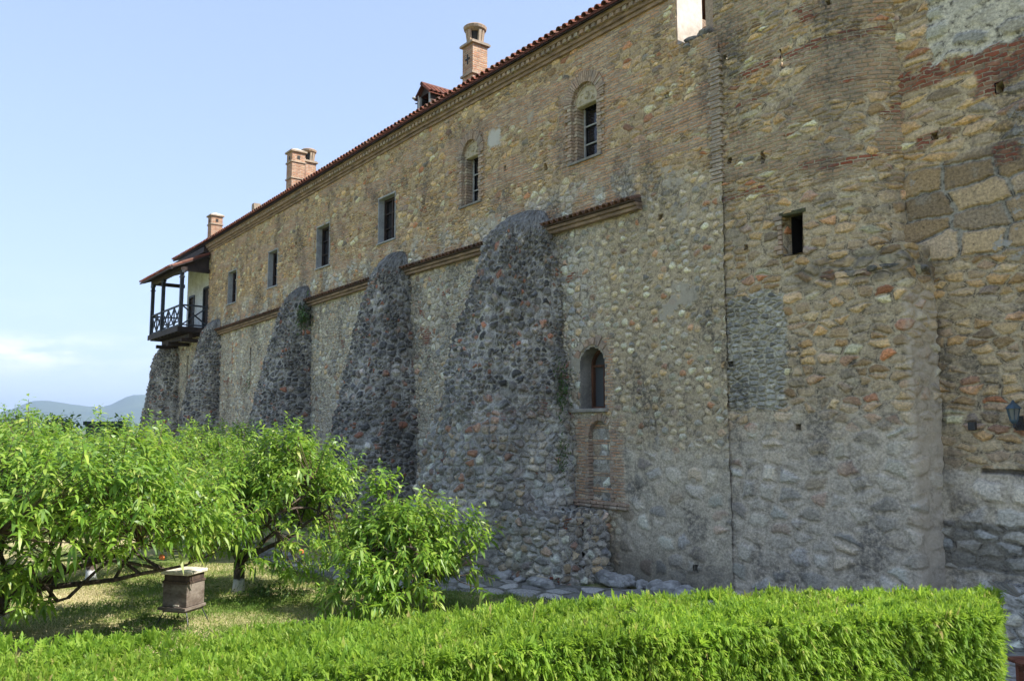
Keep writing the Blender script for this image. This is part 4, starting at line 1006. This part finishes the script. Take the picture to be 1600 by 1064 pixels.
def unit(v): return v / (np.linalg.norm(v, axis=-1, keepdims=True) + 1e-9)
def tree(label, base, crown, nclump, per, leafL, seed, limbs=None, spikes=(), lean=(0, 0), fruit=(), cut=None):
    """crown = (cx,cy,cz,rx,ry,rz) world; base (x,y)"""
    r = np.random.default_rng(seed)
    root = empty('peach_tree', (base[0], base[1], 0)); tag(root, label, 'tree', 'peach trees of the orchard below the wall')
    bx = np.array([base[0], base[1], 0.0]); cc = np.array(crown[:3]) - bx; rr = np.array(crown[3:])
    # skeleton
    skel = []; mb = MB(); fork = np.array([lean[0], lean[1], .55 if crown[2] > 1.3 else .35])
    mb.tube([(0, 0, -.05), tuple(fork * [.3, .3, .35] + r.normal(size=3) * .02), tuple(fork)], [.13, .10, .10], 9); skel += [fork * .5, fork]
    nl = 6; lims = limbs or []
    if not limbs:
        for k in range(nl):
            a = 2 * math.pi * k / nl + r.uniform(-.4, .4); e = r.uniform(.1, .75)
            tip = cc + rr * np.array([math.cos(a) * .72, math.sin(a) * .72, (e - .35) * 1.0]); lims.append(tip)
    br = MB()
    for tip in lims:
        tip = np.array(tip, float); mid = fork * .45 + tip * .55 + np.array([0, 0, -.12]) + r.normal(size=3) * .08
        P = [(1 - t_) ** 2 * fork + 2 * t_ * (1 - t_) * mid + t_ * t_ * tip for t_ in np.linspace(0, 1, 8)]
        P = [p + r.normal(size=3) * .025 * (i > 0) for i, p in enumerate(P)]
        br.tube([tuple(p) for p in P], list(np.linspace(.052, .018, 8)), 7); skel += P[2:]
        for k in range(4):
            s0 = P[r.integers(3, 8)]; tp = cc + rr * unit(r.normal(size=3) * [1, 1, .8] + unit((tip - cc) / rr)) * r.uniform(.55, .85)
            Q = [s0 + (tp - s0) * t_ + np.array([0, 0, .15 * math.sin(math.pi * t_)]) for t_ in np.linspace(0, 1, 5)]; br.tube([tuple(p) for p in Q], list(np.linspace(.028, .01, 5)), 5); skel += Q[1:]
    SK = np.array(skel)
    # clumps on the crown shell, shoots around them
    dirs = unit(r.normal(size=(nclump, 3))); dirs[:, 2] = np.where(dirs[:, 2] < -.55, -dirs[:, 2], dirs[:, 2])
    cl = cc + rr * dirs * (r.random((nclump, 1)) ** .45)
    base_s = np.repeat(cl, per, 0) + r.normal(size=(nclump * per, 3)) * np.array([.17, .17, .15]) * (rr.mean() / 1.5)
    for (sx, sy, sz, ns, sp) in spikes: base_s = np.concatenate([base_s, np.array([sx, sy, sz]) - bx + r.normal(size=(ns, 3)) * sp])
    base_s = base_s[base_s[:, 2] > .12]
    if cut: base_s = base_s[~cut(base_s + bx)]
    out = unit((base_s - cc) / rr); q = np.linalg.norm((base_s - cc) / rr, axis=1)
    sd_ = unit(out * np.array([.75, .75, .45]) + np.array([0, 0, .62]) + r.normal(size=out.shape) * .28)
    sd_[:, 2] = np.where(base_s[:, 2] < cc[2] - rr[2] * .45, sd_[:, 2] * .3 - .1, sd_[:, 2])
    sl_ = r.uniform(.24, .50, len(base_s))
    tw = MB()
    for i in range(len(base_s)):
        if i % 2 == 0: continue
        p = base_s[i]; j = ((SK - p) ** 2).sum(1).argmin(); s0 = SK[j]
        m = (s0 + p) / 2 + np.array([0, 0, -.05]); tw.tube([tuple(s0), tuple(m), tuple(p), tuple(p + sd_[i] * sl_[i] * .9)], [.009, .007, .006, .002], 4, cap=False)
    data = []; nleaf = 17
    ga = 2.399
    for k in range(nleaf):
        t_ = (k + .5 + r.uniform(-.4, .4, len(base_s))) / nleaf
        a = k * ga + r.random(len(base_s)) * 6.28 * .3 + np.arange(len(base_s)) * 1.7
        x = unit(np.cross(sd_, [0.3, .2, 1.0])); y = np.cross(sd_, x)
        rad = x * np.cos(a)[:, None] + y * np.sin(a)[:, None]
        dv = unit(sd_ * (.15 + .75 * t_)[:, None] + rad + np.array([0, 0, .1]))
        b_ = base_s + sd_ * (sl_ * t_)[:, None]; b_[:, 2] -= 0
        LL = leafL * r.uniform(.55, 1.25, len(b_)) * (1.05 - .35 * t_)
        data.append(leaf_mesh(b_, dv, LL, LL * r.uniform(.22, .3, len(b_)), r.uniform(.25, .95, len(b_)), seed * 50 + k))
    allA = np.concatenate([d_[2] for d_ in data])
    mb.build('trunk', M['bark'], root, True); br.build('limbs', M['bark'], root, True); tw.build('twigs', M['twig'], root, True)
    leaves_obj('crown', data, M['peach'], root)
    for fpt in fruit:
        b = MB(); rock(b, (0, 0, 0), (.04, .04, .038), 3); o = b.build('peach', M['fruit'], root, True); o.location = Vector(fpt) - Vector(bx)
    return root
M['fruit'] = simple('peach_skin', (.6, .25, .06), (.5, .12, .05), 12, .6)
K_ = 1.0
tree('front left peach tree with dark leaning trunk and long low branches at the left edge', (-7.75, 12.8), (-6.6, 12.4, 1.62, 2.3, 1.9, 1.05), 84, 12, .19, 11,
     limbs=[(1.3, -.3, .55), (2.9, -.1, .95), (1.9, .3, 1.2), (.5, -.9, 1.7), (-.6, .2, 1.9), (-1.1, -.6, 1.5), (.9, .9, 1.7), (2.4, -.6, 1.4)], spikes=[(-4.3, 12.2, 1.5, 26, .22), (-4.55, 12.2, 1.6, 16, .3), (-7.4, 12, 2.3, 14, .3), (-6.5, 11.4, 1.1, 20, .3), (-7.6, 11.4, 1.1, 18, .3), (-7.0, 11.5, .85, 26, .25), (-6.5, 11.8, .85, 18, .22), (-8.0, 11.6, .75, 26, .3), (-7.4, 11.9, .7, 22, .25), (-6.0, 11.7, 1.05, 18, .2), (-8.6, 11.9, .9, 20, .3), (-5.2, 11.9, 1.35, 14, .2)], cut=lambda p: (p[:, 2] < 1.28 - .25 * np.clip(-5.6 - p[:, 0], 0, 1)) & (p[:, 0] > -6.3),
     fruit=[(-4.9, 11.9, 1.22)], lean=(.15, 0))
tree('peach tree behind the beehive with whitewashed trunk base', (-5.06, 15.78), (-4.35, 15.5, 1.6, 1.45, 1.3, 1.05), 60, 12, .17, 12, spikes=[(-3.95, 15.2, 2.75, 14, .17), (-3.35, 15.2, 2.4, 10, .16), (-4.6, 15.2, 2.5, 10, .17), (-5.3, 15.0, 1.2, 12, .2), (-3.3, 14.6, .95, 20, .25), (-4.4, 14.7, 1.0, 22, .25), (-3.9, 14.9, .8, 20, .25), (-4.9, 15.0, 1.05, 16, .2)], cut=lambda p: (p[:, 2] < .85) & (p[:, 0] < -4.5), fruit=[(-3.5, 14.1, .98)])
tree('rightmost small peach tree with one tall shoot, nearest the hedge', (-2.15, 14.2), (-1.8, 13.8, .9, 1.02, 1.0, .66), 50, 8, .19, 13, spikes=[(-2.15, 13.7, 1.7, 8, .12), (-2.12, 13.7, 2.05, 10, .09), (-1.5, 13.6, 1.55, 10, .14), (-.72, 13.5, 1.3, 10, .13), (-1.1, 13.5, 1.45, 9, .12), (-.65, 13.5, .9, 10, .14), (-2.6, 13.3, .3, 12, .15), (-2.2, 13.2, .35, 14, .18), (-1.5, 13.1, .4, 14, .2), (-2.0, 12.9, .42, 12, .16)])
tree('bushy peach tree filling the gap behind the front left tree', (-8.3, 16.8), (-8.2, 16.6, 1.7, 2.1, 1.8, 1.15), 60, 10, .18, 14, spikes=[(-7.0, 16, 2.75, 9, .2), (-9.3, 16, 2.75, 9, .2)])
tree('peach tree in the second row left of the whitewashed trunk tree', (-7.2, 20.2), (-7.3, 20.0, 1.6, 1.9, 1.7, 1.0), 48, 9, .18, 15, spikes=[(-6.3, 19.6, 2.65, 9, .2)])
tree('peach tree at the left edge of the second row', (-12.2, 19.5), (-11.9, 19.4, 1.75, 2.4, 1.7, 1.15), 56, 9, .18, 16, spikes=[(-11.2, 19, 2.8, 9, .2)])
tree('farthest peach tree standing before the second smallest buttress', (-9.3, 24.5), (-9.2, 24.3, 1.75, 2.4, 1.8, 1.1), 50, 9, .19, 17)
tree('far peach tree near the left edge with its top against the hills', (-14.4, 25.5), (-14.3, 25.3, 1.8, 2.6, 1.8, 1.2), 50, 9, .2, 18, spikes=[(-14.6, 24.5, 3.1, 9, .2)])

# ------------------------------------------------------------------ hedge
def hedge():
    root = empty('clipped_hedge', (0, 0, 0)); tag(root, 'long clipped bright green hedge across the foreground, squared off at its right end', 'hedge')
    e0 = np.array([4.50, 7.93]); e1 = np.array([-7.5, 5.35]); T = e1 - e0; Lh = np.linalg.norm(T); T = T / Lh; N = np.array([T[1], -T[0]])
    if N[1] > 0: N = -N          # N towards camera
    WD = .9; ZT = 1.5; r = np.random.default_rng(5)
    def hz(s): return .01 + .085 * np.exp(-((s - 3.2) / 2.3) ** 2)
    def top(s, q): return ZT + hz(s) + .09 * fbm(s * .8, q * .8, 3, 3) - .05 * np.clip(s - 5.5, 0, 8) * .0 - .10 * np.clip(.35 - s, 0, 1)
    def P(s, q, z):
        q = q * (1 + .13 * s)
        s = s + .9 * q * (1 - .06 * np.clip(s, 0, 12))
        return np.stack([e0[0] + T[0] * s + N[0] * q, e0[1] + T[1] * s + N[1] * q, z], -1)
    # inner leafy mass
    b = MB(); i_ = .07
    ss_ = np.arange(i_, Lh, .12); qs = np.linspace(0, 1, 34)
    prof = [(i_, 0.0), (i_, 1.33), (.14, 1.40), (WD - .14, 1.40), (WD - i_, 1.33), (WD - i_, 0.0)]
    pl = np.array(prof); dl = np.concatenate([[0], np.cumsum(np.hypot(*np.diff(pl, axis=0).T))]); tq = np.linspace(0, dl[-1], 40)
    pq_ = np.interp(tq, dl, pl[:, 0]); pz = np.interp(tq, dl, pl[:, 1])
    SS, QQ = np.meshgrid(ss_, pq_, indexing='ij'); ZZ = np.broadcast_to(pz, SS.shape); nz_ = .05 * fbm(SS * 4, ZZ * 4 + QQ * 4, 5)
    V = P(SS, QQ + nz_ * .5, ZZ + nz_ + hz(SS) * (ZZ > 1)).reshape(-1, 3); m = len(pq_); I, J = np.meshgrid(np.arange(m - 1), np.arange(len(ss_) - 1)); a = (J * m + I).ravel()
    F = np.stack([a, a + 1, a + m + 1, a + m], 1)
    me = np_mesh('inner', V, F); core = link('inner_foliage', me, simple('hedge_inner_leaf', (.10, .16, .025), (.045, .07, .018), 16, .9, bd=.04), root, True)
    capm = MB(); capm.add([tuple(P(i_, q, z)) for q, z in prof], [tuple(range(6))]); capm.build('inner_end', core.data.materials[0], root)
    def sprigs(n_, kind):
        s = r.uniform(0, Lh, n_)
        if kind == 'top': q = r.uniform(0, WD, n_); z = top(s, q); nrm = np.tile([0, 0, 1.0], (n_, 1))
        elif kind == 'front': q = np.full(n_, WD); z = ZT + hz(s) - 1.1 * r.random(n_) ** 1.2; nrm = np.tile([N[0], N[1], .02], (n_, 1))
        elif kind == 'back': q = np.zeros(n_); z = ZT + hz(s) - .5 * r.random(n_); nrm = np.tile([-N[0], -N[1], .6], (n_, 1))
        else: s = np.zeros(n_); q = r.uniform(0, WD, n_); z = ZT - 1.3 * r.random(n_) ** 1.1; nrm = np.tile([-T[0], -T[1], .45], (n_, 1))
        lo = .10 * fbm(s * 2.5 + (9 if kind == 'front' else 0), (q + z) * 2.5, 8, 3) + .13 * fbm(s * 9 + (5 if kind == 'front' else 0), (q + z) * 9, 18, 2)
        # clumps recede here and there
        pos = P(s, q, z) + nrm * (lo - .05 - .03 * r.random(n_))[:, None]
        # round the long edges
        k = fbm(s * 6, (q + z) * 6 + (3 if kind == 'front' else 0), 28, 2) > (-.13 if kind == 'top' else -.2)
        return pos[k], unit(nrm + np.array([0, 0, .3 if kind == 'top' else .05]) + r.normal(size=(n_, 3)) * .62)[k]
    data = []
    for kind, cnt in (('top', 24000), ('front', 24000), ('back', 2500), ('end', 2200)):
        pos, dr = sprigs(cnt, kind); cnt = len(pos); L_ = r.uniform(.05, .125, cnt); cr = np.clip(r.random(cnt) * .8 + .9 * fbm(pos[:, 0] * 3, pos[:, 1] * 3 + pos[:, 2] * 3, 6, 2) + .1, 0, 1)
        x = unit(np.cross(dr, r.normal(size=(cnt, 3))))
        for k in range(9):
            f = [0, .1, .1, .3, .3, .5, .5, .72, .72][k]; sg = [0, 1, -1, 1, -1, 1, -1, 1, -1][k]
            dv = unit(dr + x * sg * .75 + r.normal(size=(cnt, 3)) * .12); l = L_ * ([1, .6, .6, .52, .52, .42, .42, .3, .3][k]) * r.uniform(.8, 1.2, cnt)
            v, t_, a = leaf_mesh(pos + dr * (L_ * f)[:, None], dv, l, l * .17 + .003, r.uniform(-.1, .25, cnt) + (.35 if kind != 'top' else 0), 900 + k)
            a = np.repeat(np.clip(cr * .7 + .3 * r.random(cnt) * (1 if k else 1) + (.12 if k == 0 else 0), 0, 1), 6); data.append((v, t_, a))
    leaves_obj('foliage', data, M['sprig'], root)
hedge()

# ------------------------------------------------------------------ grass
def grass():
    r = np.random.default_rng(9); n_ = 150000
    x = r.uniform(-10, 2.5, n_); y = r.uniform(8.6, 19, n_)
    lx = (x - FO.x) * math.cos(A0) - (y - FO.y) * math.sin(A0); ly = (x - FO.x) * math.sin(A0) + (y - FO.y) * math.cos(A0)
    edge = np.interp(lx, [-45, -18, -15, -12.5, -10.5], [-4.55, -4.85, -4.4, -2.8, -1.75])
    k = (ly < edge) & (np.abs(x) < y * .66 + .5); x, y = x[k], y[k]; n_ = len(x)
    dry = fbm(x * .9, y * .9, 14, 4)
    L_ = r.uniform(.03, .085, n_) * np.where(r.random(n_) < .06, 2.0, 1) * np.where(dry < -.02, 1.25, .9); dv = unit(np.stack([r.normal(size=n_) * .45, r.normal(size=n_) * .45, np.ones(n_)], -1))
    v, t_, a = leaf_mesh(np.stack([x, y, np.full(n_, -.0)], -1), dv, L_, np.full(n_, .011), r.uniform(.1, .5, n_), 3)
    a = np.clip(.45 + dry * 2.4 + r.normal(size=n_) * .16, 0, 1)
    o = leaves_obj('grass', [(v, t_, np.repeat(a, 6))], M['grass'], None); o['kind'] = 'stuff'; o['label'] = 'short grass with dry straw coloured patches under the peach trees'; o['category'] = 'grass'
grass()
def weed(label, p, n_, sp, L_, seed, parent=None, mat='weed', up=.2):
    r = np.random.default_rng(seed); b_ = r.normal(size=(n_, 3)) * sp; dv = unit(r.normal(size=(n_, 3)) + np.array([-.5, -.6, up])); LL = L_ * r.uniform(.6, 1.3, n_)
    root = leaves_obj('weed', [leaf_mesh(b_, dv, LL, LL * .35, r.uniform(.2, .9, n_), seed)], M[mat], None); root.location = p; tag(root, label, 'weed'); return root
weed('green tuft growing high on the side of the middle buttress', L2W(-27.3, -.35, 7.0), 300, np.array([.12, .12, .22]), .12, 1)
weed('green creeper in the crack between the widest buttress and the small arched window', L2W(-13.65, -.25, 3.9), 260, np.array([.08, .08, .35]), .08, 2)
weed('dark green weed in the crack beside the blind niche', L2W(-13.55, -.35, 2.4), 220, np.array([.08, .08, .3]), .07, 3)
weed('small weed rooted beside the slit in the wall between two buttresses', L2W(-33.2, -.05, 5.0), 80, np.array([.08, .04, .2]), .09, 4)
weed('leafy weed tuft on the grass beside the whitewashed trunk', (-4.35, 15.4, .1), 260, np.array([.3, .15, .07]), .1, 5, up=1)

# ------------------------------------------------------------------ beehive
hv = empty('beehive', (-5.13, 13.35, 0), R(-17)); hv.scale = (.88, .88, .95); tag(hv, 'weathered wooden beehive with pale lid standing on thin metal legs in the grass', 'beehive')
b = MB(); b.box(-.25, .25, -.24, .24, .30, .66); b.build('brood_box', M['hivewood'], hv, bevel=.006)
b = MB(); b.box(-.262, .262, -.252, .252, .662, .70); b.box(-.24, .24, -.232, .232, .702, .80); b.build('upper_box', simple('dark_hive_wood', (.11, .075, .055), (.05, .035, .03), 4, .8), hv, bevel=.004)
MB().box(-.285, .285, -.275, .275, .802, .86).build('lid', M['hivepale'], hv, bevel=.01)
b = MB(); b.box(-.268, -.252, -.25, .25, .60, .655); b.box(-.02, .1, -.255, -.243, .31, .33); b.build('pale_strip', M['hivepale'], hv)
b = MB(); b.box(-.28, .28, -.33, .26, .25, .295); b.box(-.24, .24, -.25, .25, .21, .245); b.build('floor_board', M['hivewood'], hv, bevel=.004)
for sx in (-1, 1):
    for sy in (-1, 1): MB().tube([(sx * .22, sy * .2, .24), (sx * .34, sy * .28, -.02)], .011, 6).build('leg', M['iron'], hv)

# ------------------------------------------------------------------ bench
bn = empty('garden_bench', (5.68, 8.75, .2), R(4)); tag(bn, 'reddish varnished wooden bench end at the bottom right corner', 'bench')
b = MB()
for k in range(3): b.box(-.55, 1.2, -.2 + .15 * k, -.07 + .15 * k, .42, .455)
b.build('seat', M['bench'], bn, bevel=.008)
for sx in (-.42, 1.05):
    MB().box(sx - .03, sx + .03, -.19, -.13, 0, .415).box(sx - .028, sx + .028, .16, .22, 0, .415).box(sx - .025, sx + .025, -.13, .16, .34, .40).build('leg', M['bench'], bn, bevel=.005)

# ------------------------------------------------------------------ distance
def ridge(name, D_, a0, a1, hf, col, seed):
    az = np.linspace(R(a0), R(a1), 240); h = hf(np.degrees(az)) * (1) + 14 * fbm(az * 60, az * 0, seed, 4) + 8 * fbm(az * 300, az * 0, seed + 2, 3)
    rows = []; 
    for k, (dd, hh) in enumerate(((-1800, 0), (-1100, .35), (-600, .62), (-250, .86), (0, 1.0), (700, .75), (2500, .0))):
        rr = D_ + dd; hz = np.maximum(h, 5) * hh * (1 + .2 * fbm(az * 90, az * 0 + k * 3.3, seed + 5, 3)) if k not in (4,) else np.maximum(h, 5)
        if k in (0, 6): hz = hz * 0 - 6
        rows.append(np.stack([rr * np.sin(az), rr * np.cos(az), hz], -1))
    V = np.concatenate(rows); m = 240; I, J = np.meshgrid(np.arange(m - 1), np.arange(6)); a = (J * m + I).ravel()
    o = link(name, np_mesh(name, V, np.stack([a, a + 1, a + m + 1, a + m], 1)), col, None, True); o['kind'] = 'structure'; return o
forest = simple('wooded_slope', (.035, .06, .025), (.06, .085, .035), .004, .95)
# azimuths: x=0 -> -31.6, x=60 -> -29.7, x=225 -> -23.8
pts = [(-60, 30), (-45, 70), (-36, 90), (-32.2, 105), (-31.0, 160), (-30.0, 232), (-28.9, 240), (-27.6, 205), (-26.3, 190), (-25.6, 215), (-24.6, 300), (-23.5, 310), (-21, 240), (-15, 200), (0, 180), (40, 120)]
pts2 = [(a, h * 1.0 + 3) for a, h in pts]
ridge('hills', 7600, -60, 40, lambda a: np.interp(a, [p[0] for p in pts2], [p[1] for p in pts2]) * .93, forest, 3)
def far_tree(label, p, h, rad, seed):
    r = np.random.default_rng(seed); root = empty('distant_tree', p); tag(root, label, 'tree', 'dark trees beyond the orchard')
    MB().tube([(0, 0, 0), (.1, 0, h * .4), (.05, .1, h * .8)], [.16, .12, .04], 7).build('trunk', M['bark'], root, True)
    n_ = 2600; d_ = unit(r.normal(size=(26, 3))); c_ = d_ * np.array([rad, rad, h * .33]) * (r.random((26, 1)) ** .4) + [0, 0, h * .62]
    b_ = np.repeat(c_, 100, 0) + r.normal(size=(n_, 3)) * rad * .17
    leaves_obj('crown', [leaf_mesh(b_, unit(r.normal(size=(n_, 3)) + [0, 0, .3]), r.uniform(.15, .32, n_), r.uniform(.09, .14, n_), r.uniform(0, .5, n_), seed)], M['weed'], root)
far_tree('dark round tree left of the distant shed', (-23.5, 43, 0), 3.9, 1.6, 31)
far_tree('small dark tree right of the distant shed', (-19.9, 44, 0), 3.55, 1.3, 32)
far_tree('dark tree beyond the orchard at the left edge', (-27.5, 46, 0), 3.9, 1.8, 33)
sh = empty('distant_shed', (-22.6, 46, 0), R(20)); tag(sh, 'low distant shed with a dark flat roof above the peach trees', 'shed')
MB().box(-.6, .6, -1.2, 1.2, 0, 3.2).build('wall', simple('shed_wall', (.10, .13, .17), (.07, .09, .12), 2, .8), sh)
MB().box(-.72, .72, -1.4, 1.4, 3.202, 3.4).build('roof', simple('shed_roof', (.03, .045, .05), (.04, .05, .06), 2, .7), sh)

# ------------------------------------------------------------------ haze
HAZE = True
if HAZE:
    me = MB().box(-14000, 14000, -300, 12500, -8, 420); o = me.build('haze', None); o['kind'] = 'stuff'
    m = bpy.data.materials.new('haze_air'); m.use_nodes = True; q = m.node_tree; q.nodes.clear(); oo = q.nodes.new('ShaderNodeOutputMaterial'); v = q.nodes.new('ShaderNodeVolumePrincipled')
    v.inputs['Color'].default_value = (.60, .77, 1, 1); v.inputs['Density'].default_value = 1.15e-4; v.inputs['Anisotropy'].default_value = .2
    q.links.new(v.outputs[0], oo.inputs['Volume']); o.data.materials.append(m)
